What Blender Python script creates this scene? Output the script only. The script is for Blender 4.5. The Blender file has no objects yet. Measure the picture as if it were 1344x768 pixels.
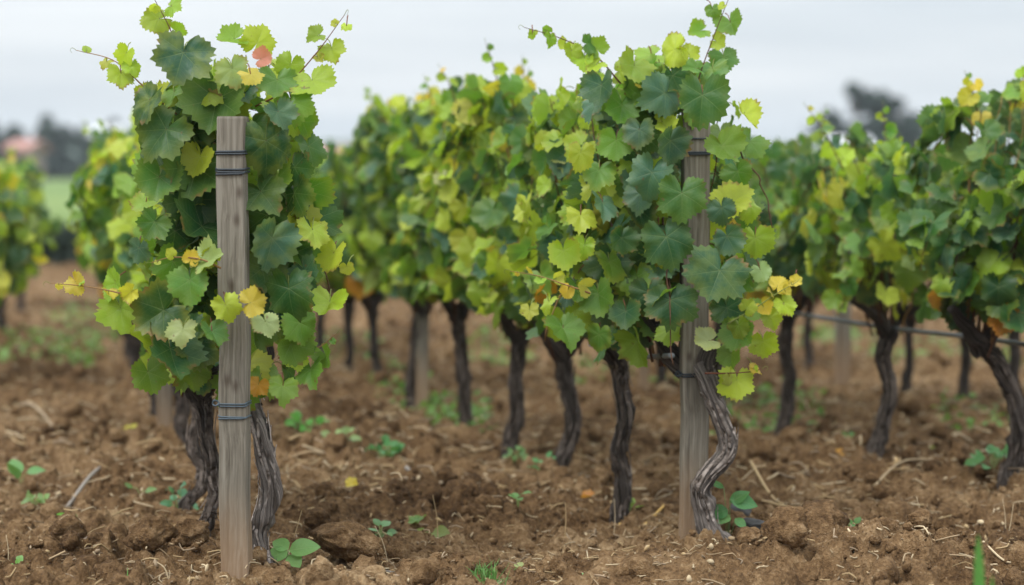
import bpy, math, random
import numpy as np
from mathutils import Vector
R = math.radians
sc = bpy.context.scene
COL = sc.collection

# ------------------------------------------------------------------ camera, sky, sun, exposure
CAM_H, FPX, CX, CY, PITCH = 1.075, 85/36*1344, 672.0, 384.0, math.atan(169/(85/36*1344))
cd = bpy.data.cameras.new('camera'); cam = bpy.data.objects.new('camera', cd); COL.objects.link(cam)
cd.lens = 85; cd.sensor_width = 36; cd.sensor_fit = 'HORIZONTAL'
cd.clip_start = 0.05; cd.clip_end = 6000
cam.location = (0, 0, CAM_H); cam.rotation_euler = (math.pi/2 - PITCH, 0, 0)
cd.dof.use_dof = True; cd.dof.focus_distance = 6.5; cd.dof.aperture_fstop = 1.9
sc.camera = cam

w = bpy.data.worlds.new('World'); sc.world = w; w.use_nodes = True
SUN_EL, SUN_AZ = R(56), R(-40)         # azimuth from +Y (view direction) towards +X
def make_world():
    nt = w.node_tree; N = nt.nodes; L = nt.links; N.clear()
    out = N.new('ShaderNodeOutputWorld'); bg = N.new('ShaderNodeBackground'); L.new(bg.outputs[0], out.inputs[0])
    sky = N.new('ShaderNodeTexSky'); sky.sky_type = 'NISHITA'; sky.sun_disc = False
    sky.sun_elevation = SUN_EL; sky.sun_rotation = SUN_AZ; sky.dust_density = 3
    hs = N.new('ShaderNodeHueSaturation'); hs.inputs['Saturation'].default_value = 0.35; L.new(sky.outputs[0], hs.inputs['Color'])
    tc = N.new('ShaderNodeTexCoord'); mp = N.new('ShaderNodeMapping'); mp.inputs['Scale'].default_value = (2.2, 2.2, 26)
    L.new(tc.outputs['Generated'], mp.inputs[0])
    nz = N.new('ShaderNodeTexNoise'); nz.inputs['Scale'].default_value = 1.6; nz.inputs['Detail'].default_value = 4; nz.inputs['Roughness'].default_value = .5
    nz.inputs['Distortion'].default_value = .3
    L.new(mp.outputs[0], nz.inputs['Vector'])
    cr = N.new('ShaderNodeValToRGB'); e = cr.color_ramp.elements
    e[0].position = .34; e[0].color = (4.6, 5.1, 5.5, 1); e[1].position = .64; e[1].color = (6.3, 6.6, 6.8, 1)
    L.new(nz.outputs[0], cr.inputs[0])
    mx = N.new('ShaderNodeMix'); mx.data_type = 'RGBA'; mx.inputs[0].default_value = .93
    L.new(hs.outputs[0], mx.inputs[6]); L.new(cr.outputs[0], mx.inputs[7])
    # overcast dome: about four times as bright overhead as at the horizon
    sp = N.new('ShaderNodeSeparateXYZ'); L.new(tc.outputs['Generated'], sp.inputs[0])
    ma = N.new('ShaderNodeMath'); ma.operation = 'MULTIPLY_ADD'; ma.use_clamp = False; ma.inputs[1].default_value = 3.6; ma.inputs[2].default_value = 1.0
    cl = N.new('ShaderNodeMath'); cl.operation = 'MAXIMUM'; cl.inputs[1].default_value = 0.0; L.new(sp.outputs[2], cl.inputs[0]); L.new(cl.outputs[0], ma.inputs[0])
    vm = N.new('ShaderNodeVectorMath'); vm.operation = 'SCALE'; L.new(mx.outputs[2], vm.inputs[0]); L.new(ma.outputs[0], vm.inputs['Scale'])
    L.new(vm.outputs[0], bg.inputs[0]); bg.inputs[1].default_value = 0.1
make_world()
sd = bpy.data.lights.new('sun', 'SUN'); sun = bpy.data.objects.new('sun', sd); COL.objects.link(sun)
sd.energy = 1.5; sd.angle = R(20); sd.color = (1, .97, .92)
sdir = Vector((math.sin(SUN_AZ)*math.cos(SUN_EL), -math.cos(SUN_AZ)*math.cos(SUN_EL), math.sin(SUN_EL)))  # comes from behind-left of the camera
sun.rotation_euler = sdir.to_track_quat('Z', 'Y').to_euler()
for n_ in w.node_tree.nodes:
    if n_.type == 'TEX_SKY': n_.sun_rotation = math.pi - SUN_AZ
vs = sc.view_settings; vs.view_transform = 'Standard'; vs.look = 'None'; vs.gamma = 1; vs.exposure = 0.30; vs.use_curve_mapping = False
sc.render.engine = 'CYCLES'
cy = sc.cycles; cy.use_denoising = True; cy.max_bounces = 6; cy.diffuse_bounces = 3; cy.glossy_bounces = 2; cy.transmission_bounces = 4; cy.transparent_max_bounces = 4
cy.use_adaptive_sampling = False; cy.caustics_reflective = False; cy.caustics_refractive = False

def at(px, py, Y):
    """photo pixel -> world point at distance Y along the ground axis"""
    dx, dy = (px-CX)/FPX, -(py-CY)/FPX
    c, s = math.cos(PITCH), math.sin(PITCH)
    d = np.array([dx, c + dy*s, -s + dy*c])
    return np.array([0, 0, CAM_H]) + d*(Y/d[1])
def pxm(Y): return FPX/Y
def gp(px, py):
    """photo pixel -> point of the level ground"""
    p = at(px, py, 1.0); k = CAM_H/(CAM_H - p[2])
    return np.array([p[0]*k, k, 0.0])
def to_px(p):
    c, s = math.cos(PITCH), math.sin(PITCH); q = np.asarray(p, float) - np.array([0, 0, CAM_H])
    y = q[1]*c - q[2]*s; z = q[1]*s + q[2]*c
    return CX + FPX*q[0]/y, CY - FPX*z/y

# ------------------------------------------------------------------ noise
def _h(ix, iy, iz, seed):
    n = (ix.astype(np.int64)*374761393 + iy.astype(np.int64)*668265263 + iz.astype(np.int64)*2147483647 + seed*1274126177) & 0xffffffff
    n = ((n ^ (n >> 13))*1274126177) & 0xffffffff
    n = ((n ^ (n >> 16))*2246822519) & 0xffffffff
    return ((n ^ (n >> 15)) & 0xffffff)/float(0xffffff)
def vnoise(p, seed=0):
    p = np.asarray(p, float); i = np.floor(p); f = p - i; u = f*f*f*(f*(f*6-15)+10)
    x, y, z = i[:, 0], i[:, 1], i[:, 2]; r = 0
    for a in (0, 1):
        for b in (0, 1):
            for c in (0, 1):
                wgt = (u[:, 0] if a else 1-u[:, 0])*(u[:, 1] if b else 1-u[:, 1])*(u[:, 2] if c else 1-u[:, 2])
                r = r + wgt*_h(x+a, y+b, z+c, seed)
    return r*2 - 1
def fbm(p, octv=4, seed=0, gain=.5, lac=2.03):
    p = np.asarray(p, float); a, s, r = 1.0, 0.0, 0
    for k in range(octv):
        r = r + a*vnoise(p*(lac**k) + 17.3*k, seed+k); s += a; a *= gain
    return r/s
def xyz(x, y, z=0): return np.stack([x, y, np.zeros_like(x)+z], 1)

def caps(x, y, cell, seed, fill, rmin, rmax):
    """rounded lumps: the highest cap over each point, 0..1"""
    gx, gy = np.floor(x/cell), np.floor(y/cell); best = np.zeros_like(x); z0 = np.zeros_like(x)
    for a in (-1, 0, 1):
        for b in (-1, 0, 1):
            cx, cy_ = gx+a, gy+b
            jx = (cx + _h(cx, cy_, z0, seed))*cell; jy = (cy_ + _h(cx, cy_, z0, seed+1))*cell
            r = (rmin + (rmax-rmin)*_h(cx, cy_, z0, seed+2))*cell; on = _h(cx, cy_, z0, seed+3) < fill
            ax = .75 + .5*_h(cx, cy_, z0, seed+4)
            d = ((x-jx)*ax)**2 + ((y-jy)/ax)**2
            hgt = np.sqrt(np.maximum(0, 1 - d/(r*r)))*(r/(rmax*cell))*on
            best = np.maximum(best, hgt)
    return best
def ground_low(x, y):
    x = np.asarray(x, float); y = np.asarray(y, float)
    h = .055*fbm(xyz(x*.5, y*.5), 3, 5)
    def bump(cx, cy_, rx, ry, a): return a*np.exp(-(((x-cx)/rx)**2 + ((y-cy_)/ry)**2))
    h = h + bump(.98, 6.35, .42, .26, .125) + bump(.56, 6.95, .16, .14, .035) + bump(-.73, 6.15, .26, .16, -.032) + bump(1.6, 6.5, .4, .5, .03) + bump(-.72, 6.4, .5, .5, .03)
    h = h + bump(-.9, 9.5, .7, 1.6, .06) + bump(-.55, 8.8, .35, 1.2, .03) - bump(.1, 7.2, .4, .6, .03)
    return h*np.clip((y-2)/3, 0, 1)
def ground_full(x, y):
    x = np.asarray(x, float); y = np.asarray(y, float)
    h = ground_low(x, y); near = y < 48
    xn, yn = x[near], y[near]
    P = xyz(xn, yn)
    wx = xn + .035*fbm(P*11, 2, 21) + .012*vnoise(P*37, 23); wy = yn + .035*fbm(P*11+40, 2, 22) + .012*vnoise(P*37+9, 24)
    patch = .55 + .75*fbm(P*1.3, 2, 31)
    d = .074*caps(wx, wy, .21, 101, .55, .30, .58)*np.clip(patch, .25, 1.2)
    d = d + .052*caps(wx+.3, wy+.1, .105, 111, .75, .28, .62)*np.clip(patch+.2, .4, 1.2)
    d = d + .030*caps(wx+.7, wy+.4, .052, 121, .85, .28, .65)
    d = d + .015*caps(wx+.2, wy+.9, .026, 131, .85, .3, .65)
    d = d + .034*fbm(P*4.5, 3, 41) + .011*fbm(P*40, 3, 42, .6) - .070
    # smooth trodden patch in front of the right-hand post
    sm = np.exp(-(((xn-.38)/.22)**2 + ((yn-6.45)/.28)**2))
    h[near] = h[near] + d*(1-.75*sm)*np.clip((48-yn)/20, 0, 1)
    return h
def gz(x, y): return float(ground_full(np.array([x]), np.array([y]))[0])
def gl(x, y): return float(ground_low(np.array([x]), np.array([y]))[0])

# ------------------------------------------------------------------ mesh builder
class MB:
    def __init__(s): s.V = []; s.T = []; s.Q = []; s.U = []; s.C = []; s.n = 0; s.TM = []; s.QM = []
    def add(s, V, T=None, Q=None, uv=None, col=(1, 1, 1, 0), m=0):
        V = np.asarray(V, float); n = len(V)
        s.V.append(V)
        if T is not None and len(T): s.T.append(np.asarray(T)+s.n); s.TM.append(np.full(len(T), m))
        if Q is not None and len(Q): s.Q.append(np.asarray(Q)+s.n); s.QM.append(np.full(len(Q), m))
        s.U.append(np.zeros((n, 3)) if uv is None else np.c_[uv, np.zeros((n, 3-np.shape(uv)[1]))])
        c = np.asarray(col, float); s.C.append(np.tile(c, (n, 1)) if c.ndim == 1 else c); s.n += n
    def mesh(s, name, mats, base=(0, 0, 0), smooth=True):
        V = np.concatenate(s.V) - np.asarray(base, float)
        T = np.concatenate(s.T) if s.T else np.zeros((0, 3), int); Q = np.concatenate(s.Q) if s.Q else np.zeros((0, 4), int)
        me = bpy.data.meshes.new(name); me.vertices.add(len(V)); me.vertices.foreach_set('co', V.astype(np.float32).ravel())
        me.loops.add(T.size + Q.size); me.loops.foreach_set('vertex_index', np.concatenate([T.ravel(), Q.ravel()]).astype(np.int32))
        me.polygons.add(len(T)+len(Q))
        me.polygons.foreach_set('loop_start', np.concatenate([np.arange(len(T))*3, T.size + np.arange(len(Q))*4]).astype(np.int32))
        me.polygons.foreach_set('use_smooth', np.full(len(T)+len(Q), smooth))
        mi = np.concatenate((s.TM or [np.zeros(0)]) + (s.QM or [np.zeros(0)])).astype(np.int32)
        me.polygons.foreach_set('material_index', mi)
        a = me.attributes.new('luv', 'FLOAT_VECTOR', 'POINT'); a.data.foreach_set('vector', np.concatenate(s.U).astype(np.float32).ravel())
        a = me.attributes.new('tint', 'FLOAT_COLOR', 'POINT'); a.data.foreach_set('color', np.concatenate(s.C).astype(np.float32).ravel())
        for m in mats: me.materials.append(m)
        me.update(calc_edges=True); me.validate()
        return me
    def build(s, name, mats, parent=None, base=(0, 0, 0), smooth=True):
        if not isinstance(mats, (list, tuple)): mats = [mats]
        o = bpy.data.objects.new(name, s.mesh(name, mats, base, smooth)); COL.objects.link(o)
        if parent is not None: o.parent = parent
        else: o.location = base
        return o
def tag(o, label=None, cat=None, group=None, kind=None):
    for k, v in (('label', label), ('category', cat), ('group', group), ('kind', kind)):
        if v: o[k] = v
    return o
def empty(name, loc, label, cat, group=None):
    o = bpy.data.objects.new(name, None); COL.objects.link(o); o.location = loc; o.empty_display_size = .1
    return tag(o, label, cat, group)

def unit(v): v = np.asarray(v, float); return v/(np.linalg.norm(v)+1e-12)
def spline(P, n):
    P = np.asarray(P, float)
    if len(P) == 2: t = np.linspace(0, 1, n)[:, None]; return P[0]*(1-t)+P[1]*t
    A = np.vstack([2*P[0]-P[1], P, 2*P[-1]-P[-2]]); k = len(P)-1; t = np.linspace(0, k, n); i = np.minimum(t.astype(int), k-1); f = (t-i)[:, None]
    a, b, c, d = A[i], A[i+1], A[i+2], A[i+3]
    return .5*((2*b) + (c-a)*f + (2*a-5*b+4*c-d)*f*f + (3*b-a-3*c+d)*f**3)
def tube(P, rad, ns=8, cap=True, disp=None):
    """tube along P; rad (n,) ; disp(theta, s) -> factor.  returns V,T,Q,uv"""
    P = np.asarray(P, float); n = len(P); rad = np.broadcast_to(rad, (n,))
    T = np.gradient(P, axis=0); T /= np.linalg.norm(T, axis=1)[:, None]+1e-12
    u = np.cross(T[0], [0, 0, 1.0]);  u = np.cross(T[0], [1, 0, 0]) if np.linalg.norm(u) < .1 else u
    u = unit(u); U = []
    for i in range(n):
        u = unit(u - T[i]*np.dot(u, T[i])); U.append(u)
    U = np.array(U); W = np.cross(T, U)
    th = np.linspace(0, 2*np.pi, ns, endpoint=False); S = np.r_[0, np.cumsum(np.linalg.norm(np.diff(P, axis=0), axis=1))]
    TH, SS = np.meshgrid(th, S)
    f = np.ones_like(TH) if disp is None else disp(TH, SS)
    r = rad[:, None]*f
    V = P[:, None] + r[..., None]*(np.cos(TH)[..., None]*U[:, None] + np.sin(TH)[..., None]*W[:, None])
    V = V.reshape(-1, 3); i, j = np.meshgrid(np.arange(n-1), np.arange(ns), indexing='ij'); j2 = (j+1) % ns
    Q = np.stack([i*ns+j, i*ns+j2, (i+1)*ns+j2, (i+1)*ns+j], -1).reshape(-1, 4)
    uv = np.stack([np.cos(TH), np.sin(TH), SS], -1).reshape(-1, 3); Tt = None
    if cap:
        V = np.vstack([V, P[:1], P[-1:]]); uv = np.vstack([uv, [[0, 0, 0]], [[0, 0, S[-1]]]])
        jj = np.arange(ns); j2 = (jj+1) % ns; c = n*ns
        Tt = np.vstack([np.stack([np.full(ns, c), j2, jj], 1), np.stack([np.full(ns, c+1), (n-1)*ns+jj, (n-1)*ns+j2], 1)])
    return V, Tt, Q, uv

# ------------------------------------------------------------------ materials
class NT:
    def __init__(s, name):
        s.m = bpy.data.materials.new(name); s.m.use_nodes = True; s.t = s.m.node_tree; s.t.nodes.clear(); s.N = s.t.nodes; s.L = s.t.links
        s.out = s.N.new('ShaderNodeOutputMaterial')
    def n(s, ty, **k):
        o = s.N.new('ShaderNode'+ty)
        for a, v in k.items(): setattr(o, a, v)
        return o
    def set(s, sock, v):
        if isinstance(v, bpy.types.NodeSocket): s.L.new(v, sock)
        else: sock.default_value = v
    def math(s, op, a, b=0.0, c=0.0, clamp=False):
        o = s.n('Math', operation=op); o.use_clamp = clamp
        for k, v in enumerate((a, b, c)): s.set(o.inputs[k], v)
        return o.outputs[0]
    def mix(s, f, a, b, bt='MIX'):
        o = s.n('Mix', data_type='RGBA', blend_type=bt); s.set(o.inputs[0], f)
        for k, v in ((6, a), (7, b)): s.set(o.inputs[k], v if isinstance(v, bpy.types.NodeSocket) else (*v[:3], 1))
        return o.outputs[2]
    def noise(s, vec, scale, det=3, rough=.55, dist=0.0):
        o = s.n('TexNoise'); o.inputs['Scale'].default_value = scale; o.inputs['Detail'].default_value = det; o.inputs['Roughness'].default_value = rough; o.inputs['Distortion'].default_value = dist
        if vec is not None: s.L.new(vec, o.inputs['Vector'])
        return o.outputs['Fac']
    def ramp(s, f, stops):
        o = s.n('ValToRGB'); e = o.color_ramp.elements
        while len(e) < len(stops): e.new(.5)
        for k, (p, c) in enumerate(stops): e[k].position = p; e[k].color = (*c, 1) if len(c) == 3 else c
        s.L.new(f, o.inputs[0]); return o.outputs[0]
    def sstep(s, x, a, b):
        o = s.n('MapRange', interpolation_type='SMOOTHSTEP'); s.set(o.inputs[0], x); o.inputs[1].default_value = a; o.inputs[2].default_value = b
        return o.outputs[0]
    def mapping(s, vec, scale): o = s.n('Mapping'); o.inputs['Scale'].default_value = scale; s.L.new(vec, o.inputs[0]); return o.outputs[0]
    def attr(s, name): return s.n('Attribute', attribute_name=name)
    def bump(s, h, strength, dist): o = s.n('Bump'); o.inputs['Strength'].default_value = strength; o.inputs['Distance'].default_value = dist; s.L.new(h, o.inputs['Height']); return o.outputs[0]
    def bsdf(s, col, rough=.8, spec=.3, normal=None):
        b = s.n('BsdfPrincipled'); s.set(b.inputs['Base Color'], col if isinstance(col, bpy.types.NodeSocket) else (*col, 1)); s.set(b.inputs['Roughness'], rough)
        b.inputs['Specular IOR Level'].default_value = spec
        if normal is not None: s.L.new(normal, b.inputs['Normal'])
        return b
    def done(s, sh): s.L.new(sh, s.out.inputs[0]); return s.m
def obj_co(t): return t.n('TexCoord').outputs['Object']

def mat_leaf(name, palmate=True, trans=.38):
    t = NT(name); at_ = t.attr('tint'); col = at_.outputs['Color']; rad = at_.outputs['Alpha']
    uv = t.attr('luv').outputs['Vector']; sp = t.n('SeparateXYZ'); t.L.new(uv, sp.inputs[0]); x, y, rnd = sp.outputs[0], sp.outputs[1], sp.outputs[2]
    ax = t.math('ABSOLUTE', x)
    if palmate:
        th = t.math('ARCTAN2', ax, y); r = t.math('SQRT', t.math('ADD', t.math('MULTIPLY', x, x), t.math('MULTIPLY', y, y)))
        near = t.math('ADD', t.math('MULTIPLY', t.math('GREATER_THAN', th, .47), .95), t.math('MULTIPLY', t.math('GREATER_THAN', th, 1.42), .95))
        dl = t.math('SUBTRACT', th, near); perp = t.math('ABSOLUTE', t.math('MULTIPLY', r, t.math('SINE', dl))); along = t.math('MULTIPLY', r, t.math('COSINE', dl))
    else: perp, along, r = ax, y, ax
    wv = t.math('SUBTRACT', .019, t.math('MULTIPLY', along, .013))
    main = t.math('SUBTRACT', 1.0, t.math('DIVIDE', perp, wv), clamp=True)
    fr = t.math('FRACT', t.math('MULTIPLY', t.math('SUBTRACT', along, t.math('MULTIPLY', perp, .75)), 7.0))
    side = t.math('SUBTRACT', 1.0, t.math('MULTIPLY', t.math('ABSOLUTE', t.math('SUBTRACT', fr, .5)), 11.0), clamp=True)
    vein = t.math('MAXIMUM', main, t.math('MULTIPLY', side, .28))
    oc = obj_co(t); n1 = t.noise(oc, 22, 3); n2 = t.noise(oc, 160, 2)
    c = t.mix(t.math('MULTIPLY', t.sstep(n1, .35, .7), .35), col, t.mix(.55, col, (.16, .22, .03)))
    c = t.mix(t.math('MULTIPLY', t.sstep(rad, .55, 1.0), t.math('ADD', .12, t.math('MULTIPLY', t.sstep(rnd, .70, 1.0), .45))), c, t.mix(.6, col, (.40, .37, .04)))
    iv = t.math('MULTIPLY', t.math('MULTIPLY', t.sstep(t.math('FRACT', t.math('MULTIPLY', rnd, 7.3)), .72, 1.0), t.math('SUBTRACT', 1.0, main)), t.sstep(n1, .38, .62)); c = t.mix(t.math('MULTIPLY', iv, .38), c, t.mix(.75, col, (.34, .36, .04)))
    c = t.mix(t.math('MULTIPLY', vein, .50), c, t.mix(.62, col, (.36, .42, .17)))
    c = t.mix(t.math('MULTIPLY', n2, .22), c, t.mix(.5, c, (.02, .04, .01)))
    br = t.math('MULTIPLY', t.sstep(rad, .80, 1.0), t.sstep(t.noise(oc, 17, 2), .56, .66)); c = t.mix(t.math('MULTIPLY', br, .8), c, (.22, .12, .04))
    # small brown flecks
    fl = t.sstep(t.noise(oc, 55, 1), .74, .80); c = t.mix(t.math('MULTIPLY', fl, .6), c, (.16, .09, .03))
    geo = t.n('NewGeometry'); back = geo.outputs['Backfacing']
    c2 = t.mix(t.math('MULTIPLY', back, .45), c, t.mix(.5, c, (.30, .37, .17)))
    quilt = t.math('MULTIPLY', t.math('SUBTRACT', 1.0, vein), 1.0)
    hgt = t.math('ADD', quilt, t.math('MULTIPLY', n2, .5)); bm = t.bump(t.math('ADD', hgt, t.math('MULTIPLY', t.noise(oc, 48, 2), 1.1)), .40, .004)
    b = t.bsdf(c2, t.math('ADD', .27, t.math('MULTIPLY', t.math('ADD', n1, back), .25)), .30, bm)
    tr = t.n('BsdfTranslucent'); tc = t.mix(.45, c, t.mix(1.0, c, (1.9, 2.0, .6), 'MULTIPLY')); t.L.new(tc, tr.inputs[0])
    ms = t.n('MixShader'); ms.inputs[0].default_value = trans; t.L.new(b.outputs[0], ms.inputs[1]); t.L.new(tr.outputs[0], ms.inputs[2])
    return t.done(ms.outputs[0])

def mat_bark(name, dark, mid, light, bias=0.0):
    t = NT(name); uv = t.attr('luv').outputs['Vector']; v = t.mapping(uv, (3.2, 3.2, 2.2))
    n1 = t.noise(v, 2.6, 5, .62, .5); v2 = t.mapping(uv, (9, 9, 4)); n2 = t.noise(v2, 3, 4, .6, .3); oc = obj_co(t); n3 = t.noise(oc, 9, 3)
    f = t.math('ADD', t.math('ADD', t.math('MULTIPLY', n1, .6), t.math('MULTIPLY', n2, .35)), t.math('MULTIPLY', n3, .25))
    f = t.math('ADD', f, bias)
    c = t.ramp(f, [(.40, dark), (.53, mid), (.64, light), (.76, tuple(min(1, k*1.45) for k in light))])
    crk = t.math('SUBTRACT', 1.0, t.sstep(t.math('ABSOLUTE', t.math('SUBTRACT', t.noise(t.mapping(uv, (7, 7, .7)), 3.2, 3, .6, .4), .5)), .0, .055)); c = t.mix(t.math('MULTIPLY', crk, .45), c, tuple(k*.5 for k in dark))
    bm = t.bump(t.math('SUBTRACT', t.math('ADD', n1, n2), t.math('MULTIPLY', crk, .6)), 1.0, .014)
    return t.done(t.bsdf(c, .82, .25, bm).outputs[0])

def mat_wood(name, soil=True):
    t = NT(name); oc = obj_co(t); sp = t.n('SeparateXYZ'); t.L.new(oc, sp.inputs[0])
    wob = t.noise(t.mapping(oc, (4, 4, 2.2)), 2, 2); cx = t.n('CombineXYZ')
    t.L.new(t.math('ADD', sp.outputs[0], t.math('MULTIPLY', wob, .03)), cx.inputs[0]); t.L.new(t.math('ADD', sp.outputs[1], t.math('MULTIPLY', wob, .03)), cx.inputs[1]); t.L.new(sp.outputs[2], cx.inputs[2])
    v = cx.outputs[0]
    g1 = t.noise(t.mapping(v, (95, 95, 2.6)), 1, 4, .6, .3); g2 = t.noise(t.mapping(v, (330, 330, 5)), 1, 3, .6); big = t.noise(t.mapping(oc, (12, 12, 3.4)), 1, 3)
    f = t.math('ADD', t.math('MULTIPLY', g1, .62), t.math('ADD', t.math('MULTIPLY', g2, .22), t.math('MULTIPLY', big, .26)))
    c = t.ramp(f, [(.36, (.055, .045, .034)), (.47, (.122, .106, .082)), (.58, (.185, .164, .130)), (.74, (.28, .255, .21))])
    # long dark weather streaks and cracks
    st = t.sstep(t.noise(t.mapping(v, (60, 60, 1.3)), 1, 2), .60, .72); c = t.mix(t.math('MULTIPLY', st, .30), c, (.085, .068, .052))
    # knots
    kn = None
    for kx, kz in ((.004, .50), (-.016, .515), (.010, .93), (.018, 1.00), (-.004, .76)):
        dx = t.math('MULTIPLY', t.math('SUBTRACT', sp.outputs[0], kx), 1.0); dz = t.math('MULTIPLY', t.math('SUBTRACT', sp.outputs[2], kz), .55)
        d = t.math('SQRT', t.math('ADD', t.math('MULTIPLY', dx, dx), t.math('MULTIPLY', dz, dz)))
        k = t.math('SUBTRACT', 1.0, t.sstep(t.math('ADD', d, t.math('MULTIPLY', g1, .008)), .004, .019)); kn = k if kn is None else t.math('MAXIMUM', kn, k)
    c = t.mix(t.math('MULTIPLY', kn, .75), c, (.055, .038, .026))
    if soil:
        s = t.math('SUBTRACT', 1.0, t.sstep(t.math('ADD', sp.outputs[2], t.math('MULTIPLY', big, .16)), .10, .34)); c = t.mix(t.math('MULTIPLY', s, .75), c, t.mix(.65, c, (.30, .165, .075)))
    h = t.math('SUBTRACT', t.math('ADD', g1, t.math('MULTIPLY', g2, .5)), t.math('MULTIPLY', st, .4)); bm = t.bump(h, .5, .003)
    return t.done(t.bsdf(c, .85, .2, bm).outputs[0])

def mat_soil(name, grass=True):
    t = NT(name); oc = obj_co(t); sp = t.n('SeparateXYZ'); t.L.new(oc, sp.inputs[0])
    a = t.noise(oc, 1.1, 4); b = t.noise(oc, 14, 4, .6); f = t.noise(oc, 75, 4, .65); ff = t.noise(oc, 260, 2, .6)
    k = t.math('ADD', t.math('ADD', t.math('MULTIPLY', a, .34), t.math('MULTIPLY', b, .36)), t.math('MULTIPLY', f, .34))
    c = t.ramp(k, [(.375, (.040, .021, .0095)), (.465, (.104, .058, .026)), (.555, (.200, .119, .057)), (.675, (.39, .268, .148))])
    # pale grit and straw crumbs
    vo = t.n('TexVoronoi'); vo.inputs['Scale'].default_value = 95; t.L.new(oc, vo.inputs['Vector'])
    gr = t.math('MULTIPLY', t.math('SUBTRACT', 1.0, t.sstep(vo.outputs['Distance'], .10, .22)), t.sstep(t.noise(oc, 30, 2), .56, .66)); c = t.mix(t.math('MULTIPLY', gr, .45), c, (.50, .40, .28))
    if grass:
        y = sp.outputs[1]; ng = t.noise(oc, .35, 4)
        g = t.sstep(t.math('ADD', y, t.math('MULTIPLY', ng, 10.0)), 30.0, 36.0)
        gc = t.ramp(t.noise(t.mapping(oc, (.06, .012, 1)), 1, 4), [(.35, (.11, .17, .05)), (.55, (.16, .22, .07)), (.7, (.21, .25, .09))])
        c = t.mix(g, c, gc)
    h = t.math('ADD', t.math('MULTIPLY', b, .6), t.math('ADD', t.math('MULTIPLY', f, .6), t.math('MULTIPLY', ff, .25))); bm = t.bump(h, 1.0, .030)
    return t.done(t.bsdf(c, .95, .12, bm).outputs[0])
def mat_plain(name, col, rough=.7, spec=.3, var=.3, scale=20, bump=.3):
    t = NT(name); oc = obj_co(t); n = t.noise(oc, scale, 4)
    c = t.mix(n, tuple(k*(1-var) for k in col), tuple(min(1, k*(1+var)) for k in col))
    return t.done(t.bsdf(c, rough, spec, t.bump(n, bump, .01)).outputs[0])
def mat_tint(name, rough=.8, spec=.2, trans=0.0):
    t = NT(name); col = t.attr('tint').outputs['Color']; oc = obj_co(t); n = t.noise(oc, 60, 3)
    c = t.mix(t.math('MULTIPLY', n, .5), col, t.mix(1.0, col, (.55, .5, .45), 'MULTIPLY'))
    b = t.bsdf(c, rough, spec, t.bump(n, .3, .004))
    if not trans: return t.done(b.outputs[0])
    tr = t.n('BsdfTranslucent'); t.L.new(c, tr.inputs[0]); ms = t.n('MixShader'); ms.inputs[0].default_value = trans; t.L.new(b.outputs[0], ms.inputs[1]); t.L.new(tr.outputs[0], ms.inputs[2])
    return t.done(ms.outputs[0])

M_LEAF = mat_leaf('grape leaf'); M_WEED = mat_leaf('weed leaf', False)
M_BARK = mat_bark('old vine bark', (.026, .018, .013), (.095, .072, .057), (.29, .245, .215), -.005)
M_BARKP = mat_bark('pale vine bark', (.028, .020, .015), (.105, .082, .066), (.30, .255, .225), .015); M_BARKD = mat_bark('dark vine bark', (.010, .007, .005), (.043, .031, .023), (.145, .116, .098), -.01)
M_CANE = mat_tint('cane'); M_WOOD = mat_wood('weathered wood'); M_SOIL = mat_soil('tilled soil'); M_CLOD = mat_soil('clod soil', False)
M_TIE = mat_plain('dark tie', (.022, .030, .038), .45, .4, .25, 60); M_TIEB = mat_plain('blue grey wire', (.055, .080, .10), .45, .5, .3, 60)
M_HOSE = mat_plain('grey hose', (.17, .18, .19), .5, .4, .2, 30); M_STRAW = mat_tint('straw', .75, .25); M_STONE = mat_plain('grey stone', (.055, .052, .050), .8, .3, .4, 25)
M_GRASS = mat_tint('grass blade', .5, .35, .35)

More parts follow.
